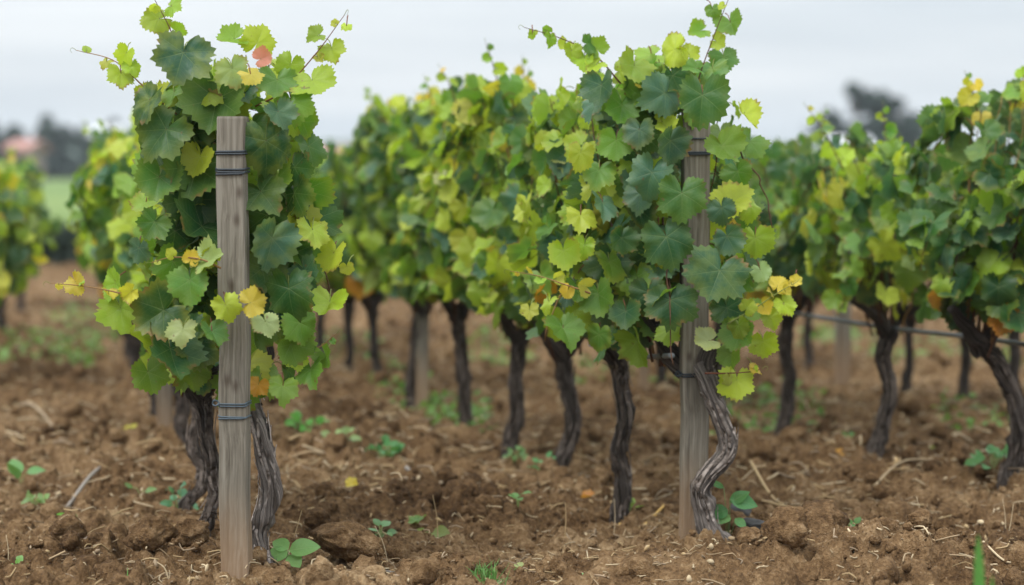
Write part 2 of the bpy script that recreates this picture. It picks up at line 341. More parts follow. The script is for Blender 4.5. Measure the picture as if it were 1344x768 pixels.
# ------------------------------------------------------------------ leaf templates
CTRL = np.array([(0, 1.0), (8, .985), (18, .93), (29, .875), (40, .90), (54, .98), (66, .93), (80, .845), (94, .85), (110, .88), (126, .82), (142, .745), (154, .69), (164, .55), (171, .26), (176, .05)], float)
def leaf_template(teeth, rings, seed):
    rg = np.random.default_rng(seed); n = 2*teeth+1
    A = np.linspace(-175, 175, n); base = np.interp(np.abs(A), CTRL[:, 0], CTRL[:, 1]); env = np.interp(np.abs(A), [0, 54, 110, 154, 164, 171, 176], [1, .98, .88, .70, .55, .26, .05]); base = np.minimum(env, env - np.maximum(0, env-base)*rg.uniform(.2, 1.15))
    base = np.convolve(np.pad(base, 1, 'edge'), [.2, .6, .2], 'valid') if teeth > 12 else base
    lob = 1 + .05*np.cos(np.radians(np.abs(A)*360/56))*rg.uniform(.2, 1.2); asym = 1 + rg.uniform(-.07, .07)*np.sin(np.radians(A)) + .05*np.interp(A, np.linspace(-180, 180, 9), rg.uniform(-1, 1, 9))
    base = base*lob*asym
    tooth = np.where(np.arange(n) % 2 == 1, .070, -.058)*rg.uniform(.45, 1.4, n)*np.clip((172-np.abs(A))/30, 0, 1)*(1.0 if teeth > 12 else .7)
    edge = base + tooth*np.clip(base, .4, 1)
    An = np.radians(A + np.where(np.arange(n) % 2 == 1, 1.6*np.sign(A), 0))
    fr = np.linspace(0, 1, rings+1)[1:]; V = [[0, 0, 0]]; U = [[0, 0]]; rr = [0]
    f1, f2 = rg.uniform(0, 6.28, 2); cup = rg.uniform(-.26, .36); drp = rg.uniform(-.10, .40); wav = rg.uniform(.05, .15); fld = rg.uniform(-.10, .26)
    def zf(x, y, f, a):
        r2 = x*x + y*y
        q = -.014*np.cos(a*360/54.4)*min(1, f*1.4)           # blade lifts between the main veins
        return -cup*r2 - drp*np.sign(y)*y*y + fld*np.abs(x) + wav*np.sin(3*a+f1)*f**3 + wav*.7*np.sin(7*a+f2)*f**4 + q
    for f in fr:
        rad = edge if f > .99 else base*f
        x, y = rad*np.sin(An), rad*np.cos(An); z = zf(x, y, f, np.radians(A))
        V += np.stack([x, y, z], 1).tolist(); U += np.stack([x, y], 1).tolist(); rr += [f]*n
    T = [[0, 1+i+1, 1+i] for i in range(n-1)]; Q = []
    for k in range(rings-1):
        a, b = 1+k*n, 1+(k+1)*n
        Q += [[a+i, a+i+1, b+i+1, b+i] for i in range(n-1)]
    return np.array(V), np.array(T), np.array(Q).reshape(-1, 4), np.array(U), np.array(rr, float)
TPL = {'hi': [leaf_template([22, 25, 28][k % 3], 4, k) for k in range(26)], 'mid': [leaf_template([17, 20][k % 2], 2, 40+k) for k in range(16)], 'lo': [leaf_template(9, 1, 60+k) for k in range(5)]}

PAL = {'dark': [(.022, .080, .026), (.032, .104, .024), (.024, .088, .036), (.050, .125, .024)], 'blue': [(.046, .122, .070), (.062, .146, .084), (.038, .108, .060)],  # blue: bluish sky sheen on leaves, painted into their base colour
       'mid': [(.090, .205, .028), (.120, .240, .026), (.070, .175, .034), (.150, .265, .034)], 'yg': [(.27, .38, .024), (.33, .43, .030), (.22, .34, .030), (.38, .45, .040)],
       'yel': [(.52, .45, .045), (.58, .43, .05), (.45, .44, .06)], 'pale': [(.28, .36, .15), (.33, .40, .16)], 'ora': [(.55, .26, .03), (.50, .20, .035)], 'pink': [(.48, .17, .12)]}
def leaf_col(kind, rg):
    c = np.array(PAL[kind][rg.integers(len(PAL[kind]))]); return np.clip(c*rg.uniform(.82, 1.2)*rg.uniform(.93, 1.07, 3), 0, 1)
def put_leaf(mb, lod, pos, tip, nor, size, col, rg, curl=0.0, m=0, wid=None, calm=1.0):
    v = rg.integers(len(TPL[lod])); V, T, Q, U, rr = TPL[lod][v]
    n = unit(nor); t = np.asarray(tip, float); t = unit(t - n*np.dot(t, n)); s = np.cross(t, n)
    L = V.copy(); L[:, 0] *= (wid if wid else rg.uniform(.84, 1.10)); L[:, 2] += rg.uniform(-.12, .34)*calm*np.abs(L[:, 0]) + rg.uniform(-.26, .26)*calm*L[:, 0]*L[:, 1] + curl*(L[:, 0]**2 + .5*L[:, 1]**2)
    W = pos + size*(L[:, :1]*s + L[:, 1:2]*t + L[:, 2:]*n)
    mb.add(W, T, Q, np.c_[U, np.full(len(U), rg.random())], np.c_[np.tile(col, (len(W), 1)), rr], m)
STEM_COL = {'green': (.20, .24, .06), 'red': (.15, .055, .03), 'brown': (.105, .050, .028), 'tan': (.26, .15, .06)}
def put_stem(mb, P, r0, r1, col, ns=5, m=0, n=None):
    n = n or max(4, len(P)*2); C = spline(P, n) if len(P) > 1 else P
    V, T, Q, uv = tube(C, np.linspace(r0, r1, len(C)), ns); mb.add(V, T, Q, uv, (*col, 1), m)

# ------------------------------------------------------------------ vine
UP = np.array([0, 0, 1.0])
def trunk_build(path, rad, parent, base, mat, ns=26, name='trunk', seed=0, rough=.24, twist=5.0, step=.012):
    C = spline(path, max(8, int(np.sum(np.linalg.norm(np.diff(np.asarray(path), axis=0), axis=1))/step))); n = len(C)
    r = np.interp(np.linspace(0, 1, n), np.linspace(0, 1, len(rad)), rad)
    C = C + .006*np.stack([fbm(xyz(np.linspace(0, 9, n), np.zeros(n), seed), 2, 7), fbm(xyz(np.linspace(0, 9, n), np.ones(n)*7, seed), 2, 8), np.zeros(n)], 1)
    def disp(th, s):
        a = th + twist*s; p = np.stack([np.cos(a)*2.0, np.sin(a)*2.0, s*4.5 + seed*3.1], -1).reshape(-1, 3)
        g = 1 - np.abs(fbm(p, 3, 50+seed))*2.2; q = np.stack([np.cos(a)*5, np.sin(a)*5, s*9+seed], -1).reshape(-1, 3)
        k = fbm(q, 3, 60+seed, .6); kn = np.maximum(0, vnoise(np.stack([np.cos(th)*1.3, np.sin(th)*1.3, s*16+seed], -1).reshape(-1, 3), 90+seed) - .45)
        return (1 + rough*(g-.45) + rough*.75*k + 1.5*kn).reshape(th.shape)
    mb = MB(); V, T, Q, uv = tube(C, r, ns, True, disp)
    a = np.arctan2(uv[:, 1], uv[:, 0]) + twist*uv[:, 2]; uv2 = np.stack([np.cos(a)*.55, np.sin(a)*.55, uv[:, 2]*.55], 1)
    mb.add(V, T, Q, uv2)
    return mb.build(name, mat, parent, base), C, r
def bark_strips(C, r, parent, base, n, seed, mat):
    rg = np.random.default_rng(seed); mb = MB()
    for _ in range(n):
        i0 = rg.integers(2, len(C)-6); k = int(rg.integers(5, max(6, min(22, len(C)-i0-1)))); seg = C[i0:i0+k]; a0 = rg.uniform(0, 6.28); tw = rg.uniform(-.9, .9)
        T = unit(seg[-1]-seg[0]); u = unit(np.cross(T, [.3, .9, .2])); v = np.cross(T, u); m = len(seg); t = np.linspace(0, 1, m); lift = rg.uniform(.0, .018)*t**3 if rg.random() < .6 else rg.uniform(0, .015)*(1-t)**3
        wd = rg.uniform(.002, .0055)*np.sin(np.pi*np.clip(t*.94+.03, 0, 1))**.6; A = a0 + tw*t; rr = (r[i0:i0+k]*1.03 + lift + .001)[:, None]
        L = []
        for sgn in (-1, 1):
            aa = A + sgn*wd/r[i0:i0+k]; L.append(seg + rr*(np.cos(aa)[:, None]*u + np.sin(aa)[:, None]*v))
        mid = seg + (rr+.0022)*(np.cos(A)[:, None]*u + np.sin(A)[:, None]*v); V = np.concatenate([L[0], mid, L[1]])
        q = [[i+c*m, i+1+c*m, i+1+(c+1)*m, i+(c+1)*m] for c in (0, 1) for i in range(m-1)]
        uv = np.tile(np.c_[np.full(m, rg.random()*3), np.full(m, rg.random()*3), t*.3], (3, 1)); mb.add(V, None, q, uv)
    return mb.build('peeling_bark', mat, parent, base)

def grow(o, rg, base, head, ctr, half, z0, z1, lod, n_shoots, n_shell, size, mix, avoid=None, tendrils=True, face=None, sparse=0.0, extra=None, spc=.060):
    """canes, petioles and leaves of one vine; leaves hang on canes that rise from the head"""
    cane = MB(); fol = MB(); low = lod == 'lo'
    rowd = unit([-.24, .97, 0]); crs = np.array([rowd[1], -rowd[0], 0])
    kinds = list(mix.keys()); pw = np.array([mix[k] for k in kinds]); pw = pw/pw.sum()
    yf = min(1.0, mix.get('yg', 0)/.22)
    def pick(young, lowp):
        if rg.random() < young*yf: return 'yg' if rg.random() < .8 else ('yel' if rg.random() < .35 else 'pale')
        if lowp and rg.random() < .14: return ['yel', 'ora', 'yg', 'yg'][rg.integers(4)]
        return kinds[rg.choice(len(kinds), p=pw)]
    def one(p, q, nor, tip, s, kind):
        if avoid is not None and avoid(q, s): return
        if not low and np.linalg.norm(q-p) > .01:
            mid = (p+q)/2 + np.array([0, 0, .015]); put_stem(cane, [p, mid, q], .0016, .0011, STEM_COL['green'] if rg.random() < .7 else STEM_COL['red'], 4, 0, 5)
        put_leaf(fol, lod, q, tip, nor, s, leaf_col(kind, rg), rg, rg.uniform(-.22, .28))
    for k in range(n_shoots):
        a = rg.uniform(0, 6.28); rr = math.sqrt(rg.random()); ex = crs*half[0]*math.cos(a)*rr + rowd*half[1]*math.sin(a)*rr
        typ = rg.random(); zt = z1 - rg.uniform(0, .22) if typ < .62 else rg.uniform(z0+.1, z1-.15)
        side = unit(ex + .02*rg.normal(size=3)*[1, 1, 0]); st = head + ex*.25*[1, 1, 0] + [0, 0, rg.uniform(-.03, .06)]
        if typ < .62: P = [st, st*.5 + (ctr+ex)*.5*[1, 1, 0] + np.array([0, 0, (head[2]*.55+zt*.45) - st[2]*.5]), np.array([ctr[0]+ex[0], ctr[1]+ex[1], zt])]
        else: P = [st, np.array([ctr[0]+ex[0]*.7, ctr[1]+ex[1]*.7, zt+.1]), np.array([ctr[0]+ex[0]*1.25, ctr[1]+ex[1]*1.25, zt]), np.array([ctr[0]+ex[0]*1.45, ctr[1]+ex[1]*1.45, zt-.14])]
        L = sum(np.linalg.norm(np.subtract(P[i+1], P[i])) for i in range(len(P)-1)); nn = max(5, int(L/spc)); C = spline(P, nn*2)
        C = C + .010*np.stack([vnoise(xyz(np.arange(nn*2)*.4, np.zeros(nn*2)+k, c), int(rg.integers(999))) for c in range(3)], 1)
        put_stem(cane, C, .0042, .0014, STEM_COL['brown'] if rg.random() < .6 else STEM_COL['tan'], 4 if low else 6, 0, len(C))
        for j in range(2, nn):
            u = j/nn; p = C[2*j]
            if p[2] < z0 - .02 or rg.random() < sparse: continue
            out = unit((p-ctr)*[1, 1, 0] + rg.normal(size=3)*.12*[1, 1, 0]); alt = np.cross(unit(C[min(2*j+1, nn*2-1)]-C[2*j-1]), out)*(1 if j % 2 else -1)
            d = unit(out*.7 + alt*.6 + UP*.25 + rg.normal(size=3)*.3); s = size*rg.uniform(.72, 1.12)*(1 - .55*max(0, u-.6)/.4)
            q = p + d*rg.uniform(.4, 1.0)*.085*(s/size)
            nor = unit(out*.75 + alt*.25 + UP*.42 + rg.normal(size=3)*.42); tip = unit(-UP*.85 + out*.35 + alt*.45 + rg.normal(size=3)*.35)
            one(p, q, nor, tip, s, pick(.75 if u > .86 else (.30 if u > .7 else .08), q[2] < z0+.14))
    for k in range(n_shell):
        a = rg.uniform(0, 6.28); zz = rg.uniform(0, 1); rr = rg.uniform(.80, 1.06)*(1-.30*abs(2*zz-1)**3); ex = crs*half[0]*math.cos(a)*rr + rowd*half[1]*math.sin(a)*rr
        if face is not None and rg.random() < .6 and np.dot(ex, face) < 0: ex = -ex
        q = np.array([ctr[0]+ex[0], ctr[1]+ex[1], z0 + (z1-.06-z0)*zz]); out = unit(ex)
        nor = unit(out + UP*.35 + rg.normal(size=3)*.38); tip = unit(-UP + out*.3 + rg.normal(size=3)*.42); s = size*rg.uniform(.75, 1.15)
        one(q - out*.06 + [0, 0, .02], q, nor, tip, s, pick(.10, zz < .15))
    if extra: extra(fol, cane)
    fo = fol.build('foliage', M_LEAF, o, o.location) if fol.n else None
    co = cane.build('canes', M_CANE, o, o.location) if cane.n else None
    return fo, co
def leader(o, P, rg, lod='mid', leaves=None, n=7, size=.05, name='leading_shoot', col='brown', kinds=('yg', 'yg', 'mid', 'yel')):
    """a long shoot that sticks out, its leaves shrinking towards the tip"""
    mb = MB(); C = spline(P, 24); put_stem(mb, C, .0030, .0009, STEM_COL[col], 6, 0, 24); lf = MB()
    for j in range(n):
        u = (j+.7)/n; i = min(23, int(u*23)); p = C[i]; T = unit(C[min(23, i+1)]-C[max(0, i-1)]); sd = unit(np.cross(T, [0, 1, .2]))*(1 if j % 2 else -1)
        s = size*(1.12 - .85*u)*rg.uniform(.85, 1.15); q = p + sd*s*.45 + np.array([0, rg.uniform(-.02, .02), 0]); put_stem(mb, [p, (p+q)/2+[0, 0, .004], q], .0012, .0008, STEM_COL['green'], 4, 0, 5)
        nor = unit(np.array([0, -1, .3]) + rg.normal(size=3)*.5); tip = unit(sd*.7 - UP*.6 + T*.3 + rg.normal(size=3)*.25)
        put_leaf(lf, lod, q, tip, nor, s, leaf_col(kinds[rg.integers(len(kinds))], rg), rg, rg.uniform(0, .3))
    # curled tip with a tendril
    e = C[-1]; T = unit(C[-1]-C[-3]); put_stem(mb, [e, e+T*.012+UP*.004, e+T*.018-UP*.004, e+T*.012-UP*.010], .0008, .0004, STEM_COL['green'], 4, 0, 8)
    s = mb.build(name, M_CANE, o, o.location); l = lf.build('shoot_leaves', M_LEAF, s, o.location); l.location = (0, 0, 0)
    return s

def hand_leaves(fol, cane, rg, lst, Y, ppm):
    """leaves seen one by one in the photograph: centre pixel, width, tip angle, colour, depth offset, yaw, pitch"""
    for it in lst:
        px, py, wd, ang, kind = it[:5]; dy = it[5] if len(it) > 5 else 0.0; yaw = it[6] if len(it) > 6 else rg.uniform(-42, 42); pit = it[7] if len(it) > 7 else rg.uniform(-8, 52)
        Yd = Y + dy; s = wd/ppm/1.72; a = R(ang); tip = np.array([math.cos(a), 0, math.sin(a)]); p = at(px, py, Yd) - tip*s*.22
        nor = np.array([math.sin(R(yaw)), -math.cos(R(yaw))*math.cos(R(pit)), math.sin(R(pit))])
        put_leaf(fol, 'hi', p, tip + np.array([0, -.12, 0]), nor, s, leaf_col(kind, rg), rg, rg.uniform(-.05, .22))
        b = p + np.array([rg.uniform(-.02, .02), .05, .03]); put_stem(cane, [p, (p+b)/2 + [0, 0, .008], b], .0013, .0018, STEM_COL['green'] if rg.random() < .6 else STEM_COL['red'], 4, 0, 5)

def vine_root(base, label, group): return empty('grapevine', tuple(base), label, 'grapevine', group)
def px_path(pts, Y, dY=None): return [at(p[0], p[1], Y + (dY[i] if dY else 0)) for i, p in enumerate(pts)]

# ================================================================== GROUND
def make_ground():
    s1 = np.arange(-.225, .2251, .00082); sA = -.225 - np.cumsum(np.geomspace(.0015, .45, 40)); sB = .225 + np.cumsum(np.geomspace(.0015, .45, 40)); S = np.r_[sA[::-1], s1, sB]
    yn = [5.75]
    while yn[-1] < 700:
        y = yn[-1]; yn.append(y + (y+3)*(.00115 if y < 9 else (.0018 if y < 15 else (.0045 if y < 40 else .05))))
    Yr = np.r_[np.linspace(-2.6, 5.7, 60), yn]
    SS, YY = np.meshgrid(S, Yr); X = (SS*(YY+3)).ravel(); Y = YY.ravel(); Z = ground_full(X, Y)
    nr, nc = SS.shape; i, j = np.meshgrid(np.arange(nr-1), np.arange(nc-1), indexing='ij')
    Q = np.stack([i*nc+j, i*nc+j+1, (i+1)*nc+j+1, (i+1)*nc+j], -1).reshape(-1, 4)
    mb = MB(); mb.add(np.stack([X, Y, Z], 1), None, Q); return tag(mb.build('ground', M_SOIL), kind='structure')
make_ground()

def ico(sub):
    import bmesh
    bm = bmesh.new(); bmesh.ops.create_icosphere(bm, subdivisions=sub, radius=1); bm.verts.ensure_lookup_table()
    V = np.array([v.co[:] for v in bm.verts]); T = np.array([[v.index for v in f.verts] for f in bm.faces]); bm.free(); return V, T
ICO = {k: ico(k) for k in (1, 2, 3, 4)}
def clod_shape(sub, seed, facet=1.0):
    V, T = ICO[sub]; d = 1 + .40*fbm(V*1.3 + seed*7.7, 2, seed)*facet + .24*fbm(V*3.5 + seed, 2, seed+3) + (.15*fbm(V*8+seed, 3, seed+5, .6) if sub > 2 else 0)
    W = V*d[:, None]
    rg = np.random.default_rng(seed)
    for _ in range(4):                       # broken flat faces
        n = unit(rg.normal(size=3)); k = rg.uniform(.55, .85); h = W@n; W = W - np.maximum(0, h-k)[:, None]*n*.6
    return W*np.array([1, 1, .78]), T
def rot(rg):
    q = rg.normal(size=4); q /= np.linalg.norm(q); a, b, c, d = q
    return np.array([[1-2*(c*c+d*d), 2*(b*c-a*d), 2*(b*d+a*c)], [2*(b*c+a*d), 1-2*(b*b+d*d), 2*(c*d-a*b)], [2*(b*d-a*c), 2*(c*d+a*b), 1-2*(b*b+c*c)]])
def make_clods():
    rg = np.random.default_rng(3); mb = MB()
    for sub, cnt, r0, r1, y0, y1, nv in ((3, 340, .030, .062, 6.0, 15, 12), (3, 700, .014, .044, 5.9, 10, 12), (2, 5200, .006, .017, 5.9, 9.5, 10), (2, 4200, .012, .045, 9, 20, 8), (1, 9000, .003, .007, 5.9, 8.2, 6)):
        sh = [clod_shape(sub, 20+k) for k in range(nv)]
        y = 5.9 + 0*rg.random(cnt); u = rg.random(cnt); y = y0*(y1/y0)**u; x = rg.uniform(-.26, .26, cnt)*(y+2.2)
        dens = fbm(xyz(x*1.6, y*1.6), 2, 77); keep = (dens > -.25) | (rg.random(cnt) < .3); keep &= ~((np.abs(x-.38) < .2) & (np.abs(y-6.45) < .25) & (rg.random(cnt) < .8)); x, y = x[keep], y[keep]; z = ground_full(x, y)
        for a in range(len(x)):
            W, T = sh[a % nv]; r = r0*(r1/r0)**(rg.random()**1.8); mb.add((W*r)@rot(rg).T + [x[a], y[a], z[a] + r*.25], T)
    return tag(mb.build('soil_clods', M_CLOD), 'loose brown crumbs and clods of tilled soil', 'soil', kind='stuff')
make_clods()
CLODS = [(1075, 722, 62, 'broad dark clod in the soil mound right of the right post', 1.0), (1005, 690, 30, 'pale crumbly clod just right of the foot of the right vine', .8),
         (1082, 695, 34, 'upright lumpy clod crowning the right soil mound', 1.1), (1030, 752, 52, 'large split clod at the lower edge of the right mound', .8), (985, 720, 34, 'tan clod in front of the right vine', .8),
         (1140, 708, 26, 'rounded clod behind the right soil mound', .8), (1165, 730, 36, 'long low clod right of the soil mound crown', .7), (1205, 742, 30, 'clod with dark hollow near the green blade', .8),
         (640, 668, 40, 'wide dark clod in the soil between the two posts', .7), (200, 735, 60, 'large low clod at the bottom left beside a dark hole', .7), (90, 715, 40, 'lumpy clod below the arched twig', .7),
         (455, 735, 70, 'broad dark clod right of the seedling', .75), (250, 725, 46, 'crumbly clod just left of the left post', .8)]
for k, (px, py, wd, lab, sq) in enumerate(CLODS):
    b = gp(px, py); r = wd/pxm(b[1])/2*1.2; W, T = clod_shape(4, 300+k, 1.2); rg = np.random.default_rng(k); W = W@rot(rg).T; z = gl(b[0], b[1])
    mb = MB(); mb.add(W*r*[1.05, .9, sq] + [b[0], b[1], z + r*.30], T); tag(mb.build('soil_clod', M_CLOD, None, (b[0], b[1], z)), lab, 'soil clod', 'large clods of soil')

# ================================================================== POSTS
def post(px, pyb, pyt, wpx, label, group, yaw=8, Y=None, lean=0.0, dark=False, cx_top=None, soil=True):
    b = gp(px, pyb); Y = Y or b[1]; bx = at(px, pyb, Y)[0]; zt = at(px, pyt, Y)[2]; z0 = gl(bx, Y)
    W = wpx/pxm(Y); D = W*.8; o = empty('wooden_post', (bx, Y, 0), label, 'post', group); mb = MB(); n = 40; a = R(yaw)
    prof = [(-.5, -.5), (-.46, -.535), (.46, -.535), (.5, -.5), (.5, .5), (-.5, .5)]; V = []
    zs = np.r_[np.linspace(z0-.12, zt-.006, n), zt]
    tx = at(cx_top if cx_top else px, pyt, Y)[0] - bx
    for i, z in enumerate(zs):
        k = 1.0 if i < n else .955; f = max(0, z)/zt
        wob = .0016*math.sin(z*9+px) + .0012*math.sin(z*23)
        for (x, y) in prof:
            X, Yy = x*W*k + wob, y*D*k/1.035; V.append((X*math.cos(a)-Yy*math.sin(a) + tx*f, X*math.sin(a)+Yy*math.cos(a), z))
    V = np.array(V); m = len(prof); Q = [[i*m+j, i*m+(j+1) % m, (i+1)*m+(j+1) % m, (i+1)*m+j] for i in range(n) for j in range(m)]
    c = len(V); V = np.vstack([V, V[-m:].mean(0)]); T = [[c, n*m+j, n*m+(j+1) % m] for j in range(m)]
    mb.add(V, T, Q); mb.build('shaft', M_WOOD, o, smooth=False)
    return o, np.array([bx, Y, 0]), W, D, tx, zt, a
def tie(o, info, pys, mat, name, r=.0022, sag=.0, knot=True):
    _, b, W, D, tx, zt, a = info; mb = MB(); rg = np.random.default_rng(int(pys[0]))
    for k, py in enumerate(pys):
        z = at(310, py, b[1])[2]; P = []; f = z/zt; tl = rg.uniform(-.004, .004)
        for t in np.linspace(0, 2*np.pi, 49):
            cx, sx = math.cos(t), math.sin(t); e = .22; X = (W/2+r*.9)*np.sign(cx)*abs(cx)**e; Y = (D*.535+r*.9)*np.sign(sx)*abs(sx)**e
            P.append((X*math.cos(a)-Y*math.sin(a)+tx*f, X*math.sin(a)+Y*math.cos(a), z + tl*cx + sag*max(0, -sx)))
        V, T, Q, uv = tube(np.array(P), r, 8, False); mb.add(V, T, Q, uv)
    if knot:
        z = at(310, pys[0], b[1])[2]; x = -W/2-.006 + tx*z/zt
        P = [(x+.004, -D*.4, z), (x-.008, -D*.5, z+.006), (x-.012, -D*.45, z-.004), (x-.004, -D*.55, z-.008), (x+.004, -D*.5, z-.002), (x-.002, -D*.3, z+.004)]; V, T, Q, uv = tube(spline(P, 26), r*1.1, 8); mb.add(V, T, Q, uv)
    return mb.build(name, mat, o)
G_POST = 'weathered wooden vine posts'
iL = post(310, 757, 153, 36.5, 'weathered grey wooden post in front of the left vine, stained tan at its foot', G_POST, -6, cx_top=305); oL = iL[0]
tie(oL, iL, (199, 202), M_TIE, 'tie', .0026, 0, False); tie(oL, iL, (221, 224.5, 227), M_TIE, 'tie', .0026, -.003, False); tie(oL, iL, (527, 530), M_TIEB, 'wire_tie', .0020, -.004); tie(oL, iL, (545, 547), M_TIEB, 'wire_tie', .0020, -.002, False)
iR = post(910, 697, 118, 34, 'weathered brown post half hidden by leaves behind the S-curved right trunk', G_POST, 5, cx_top=913); oR = iR[0]
tie(oR, iR, (182,), M_TIE, 'tie', .0022, 0, False); tie(oR, iR, (200, 202.5), M_TIE, 'tie', .0026, 0, False); tie(oR, iR, (489, 492), M_TIE, 'wire_tie', .0026, -.002)
post(553, 524, 400, 17, 'short grey blurred post beside a leaning dark trunk in the middle row', G_POST, 10)
post(1106, 492, 380, 18, 'grey blurred post standing alone under the hose at the right', G_POST, 10)
post(216, 578, 440, 20, 'grey post behind the trunks of the left row', G_POST, 5)
post(845, 508, 400, 12, 'slim dark post seen in the gap behind the right post', G_POST, 5)

# ================================================================== VINES
LEFT, MIDR, RIGHT, BACK, FAR = 'vines in the left row', 'vines in the middle row', 'vines in the right row', 'vines in the row behind the right row', 'vines in the far left row'
MIX_A = {'dark': .36, 'blue': .10, 'mid': .28, 'yg': .25, 'yel': .01}; MIX_G = {'dark': .30, 'blue': .18, 'mid': .25, 'yg': .25, 'yel': .02}; MIX_Y = {'dark': .17, 'blue': .14, 'mid': .27, 'yg': .38, 'yel': .04}; MIX_D = {'dark': .62, 'blue': .16, 'mid': .17, 'yg': .05}

# ---- left vine beside the weathered post
def left_hero():
    rg = np.random.default_rng(11); Y = 6.40; ppm = pxm(Y); base = np.array([at(342, 748, Y)[0], Y, 0]); o = vine_root(base, 'left front vine with peeling grey trunk, leaves framing the tied wooden post', LEFT)
    pth = px_path([(350, 770), (344, 742), (338, 700), (352, 648), (349, 610), (342, 570), (333, 540), (328, 515), (318, 500)], Y, [0, 0, .01, .02, .02, .03, .05, .06, .08])
    tr, C, r = trunk_build(pth, np.array([22, 15, 13, 13, 12.5, 12, 12, 11.5, 13])/ppm*.86, o, base, M_BARKP, 40, 'trunk', 1, .27, 6.0, .007)
    bs = bark_strips(C, r, tr, base, 80, 5, M_BARKP)
    head = pth[-1]
    for pts in ([(318, 505), (300, 485), (282, 492), (262, 478), (240, 445)], [(318, 505), (338, 478), (354, 465), (350, 445), (352, 410)], [(318, 505), (305, 470), (300, 430), (290, 380)]):
        trunk_build(px_path(pts, Y+.10), np.array([13, 11, 10, 8, 5])/ppm*.8, o, base, M_BARKD, 16, 'arm', len(pts)+pts[1][0], .25, 4)
    x0, x1 = iL[1][0] - iL[2]*.62, iL[1][0] + iL[2]*.62
    def avoid(q, s):
        px, py = to_px(q); wpx = s*ppm
        if px < 215 and (py > 470 or py < 150) : return True
        if px > 425 or px < 150: return True
        if q[1] < iL[1][1] + .10 and 287 - wpx*.85 < px < 325 + wpx*.85: return True
        return py > 520
    def extra(fol, cane):
        H = [(283, 140, 86, 262, 'dark', -.05, 0, 20), (238, 78, 72, 255, 'blue', -.1, 8, 12), (192, 138, 62, 235, 'dark', -.1), (212, 178, 78, 232, 'dark', -.12, -12, 25), (256, 228, 82, 255, 'dark', -.05, 10, 20), (352, 195, 80, 285, 'dark', -.14),
             (412, 112, 54, 290, 'yg', -.05), (437, 69, 34, 285, 'yg', 0), (158, 102, 42, 262, 'yg', 0), (163, 73, 34, 230, 'yg', 0), (204, 27, 42, 200, 'yg', 0), (228, 10, 28, 340, 'yg', 0), (414, 48, 26, 200, 'yg', 0), (455, 36, 16, 270, 'yg', 0),
             (363, 112, 52, 265, 'mid', -.05), (340, 52, 46, 60, 'yg', .02), (303, 53, 42, 200, 'yg', .02), (306, 96, 46, 280, 'pale', -.1), (331, 101, 32, 300, 'yel', -.16), (345, 76, 26, 30, 'pink', -.1, 10, 20), (384, 140, 54, 285, 'mid', -.08), (367, 152, 42, 290, 'blue', -.12),
             (407, 198, 48, 290, 'dark', -.02, 40, 20), (347, 258, 62, 305, 'dark', -.1), (208, 240, 60, 260, 'mid', -.08), (229, 126, 40, 270, 'mid', -.05), (258, 305, 82, 228, 'dark', -.05), (356, 322, 72, 258, 'blue', -.13), (250, 375, 56, 275, 'mid', -.24), (277, 343, 42, 10, 'pale', -.25),
             (252, 338, 22, 60, 'yel', -.25), (101, 374, 32, 300, 'yel', -.12), (147, 370, 42, 150, 'yg', -.12), (160, 412, 58, 285, 'yg', -.12), (207, 413, 74, 215, 'dark', -.16), (222, 468, 82, 262, 'dark', -.12), (298, 405, 40, 292, 'yg', -.28, 15, 10), (333, 396, 34, 20, 'yel', -.28, 0, 10), (278, 440, 40, 270, 'mid', -.26),
             (349, 427, 36, 280, 'pale', -.24), (436, 338, 48, 250, 'yg', -.02), (456, 353, 19, 280, 'yel', 0), (432, 402, 48, 262, 'yg', -.04), (403, 360, 46, 300, 'blue', -.08), (380, 388, 72, 275, 'dark', -.12), (385, 458, 50, 300, 'mid', -.08), (338, 508, 28, 250, 'ora', -.08, 0, 20), (371, 512, 42, 265, 'mid', -.12),
             (200, 296, 42, 240, 'dark', -.1), (181, 330, 36, 250, 'blue', -.1), (240, 437, 38, 270, 'pale', -.22), (196, 495, 52, 285, 'mid', -.06), (410, 308, 48, 270, 'yg', -.06), (390, 260, 60, 300, 'dark', -.04), (232, 180, 50, 280, 'dark', -.02), (350, 290, 60, 270, 'dark', -.04), (250, 270, 70, 250, 'dark', -.02), (272, 200, 60, 280, 'dark', 0),
             (225, 350, 60, 250, 'mid', -.06), (230, 310, 55, 270, 'dark', -.04), (395, 430, 50, 285, 'mid', -.1), (410, 490, 46, 290, 'mid', -.04), (430, 470, 34, 310, 'mid', -.02), (390, 225, 50, 300, 'dark', -.05), (255, 460, 60, 265, 'dark', -.08), (250, 495, 46, 280, 'mid', -.04), (352, 500, 50, 290, 'mid', -.04), (380, 90, 44, 250, 'yg', .02), (262, 95, 42, 220, 'yg', .02), (400, 165, 46, 300, 'mid', 0),
             (200, 205, 48, 250, 'dark', 0), (190, 270, 40, 250, 'yg', .02), (345, 360, 62, 275, 'dark', -.05), (365, 240, 48, 280, 'mid', -.04)]
        hand_leaves(fol, cane, rg, H, Y, ppm)
    ctr = np.array([at(300, 300, Y)[0], Y+.16, 0]); z0 = at(300, 505, Y)[2]; z1 = at(300, 62, Y)[2]
    grow(o, rg, base, head + [0, .13, 0], ctr, (.225, .25), z0, z1, 'hi', 18, 70, .074, MIX_A, avoid, extra=extra, face=np.array([0, -1, 0]))
    leader(o, px_path([(262, 118), (240, 90), (224, 40), (201, -4)], Y-.02), rg, 'hi', n=4, size=.05)
    leader(o, px_path([(232, 150), (190, 115), (150, 80), (100, 66)], Y, [0, 0, .02, .05]), rg, 'hi', n=5, size=.045, col='tan')
    leader(o, px_path([(335, 140), (370, 120), (415, 70), (452, 20)], Y-.02), rg, 'hi', n=4, size=.04, col='red')
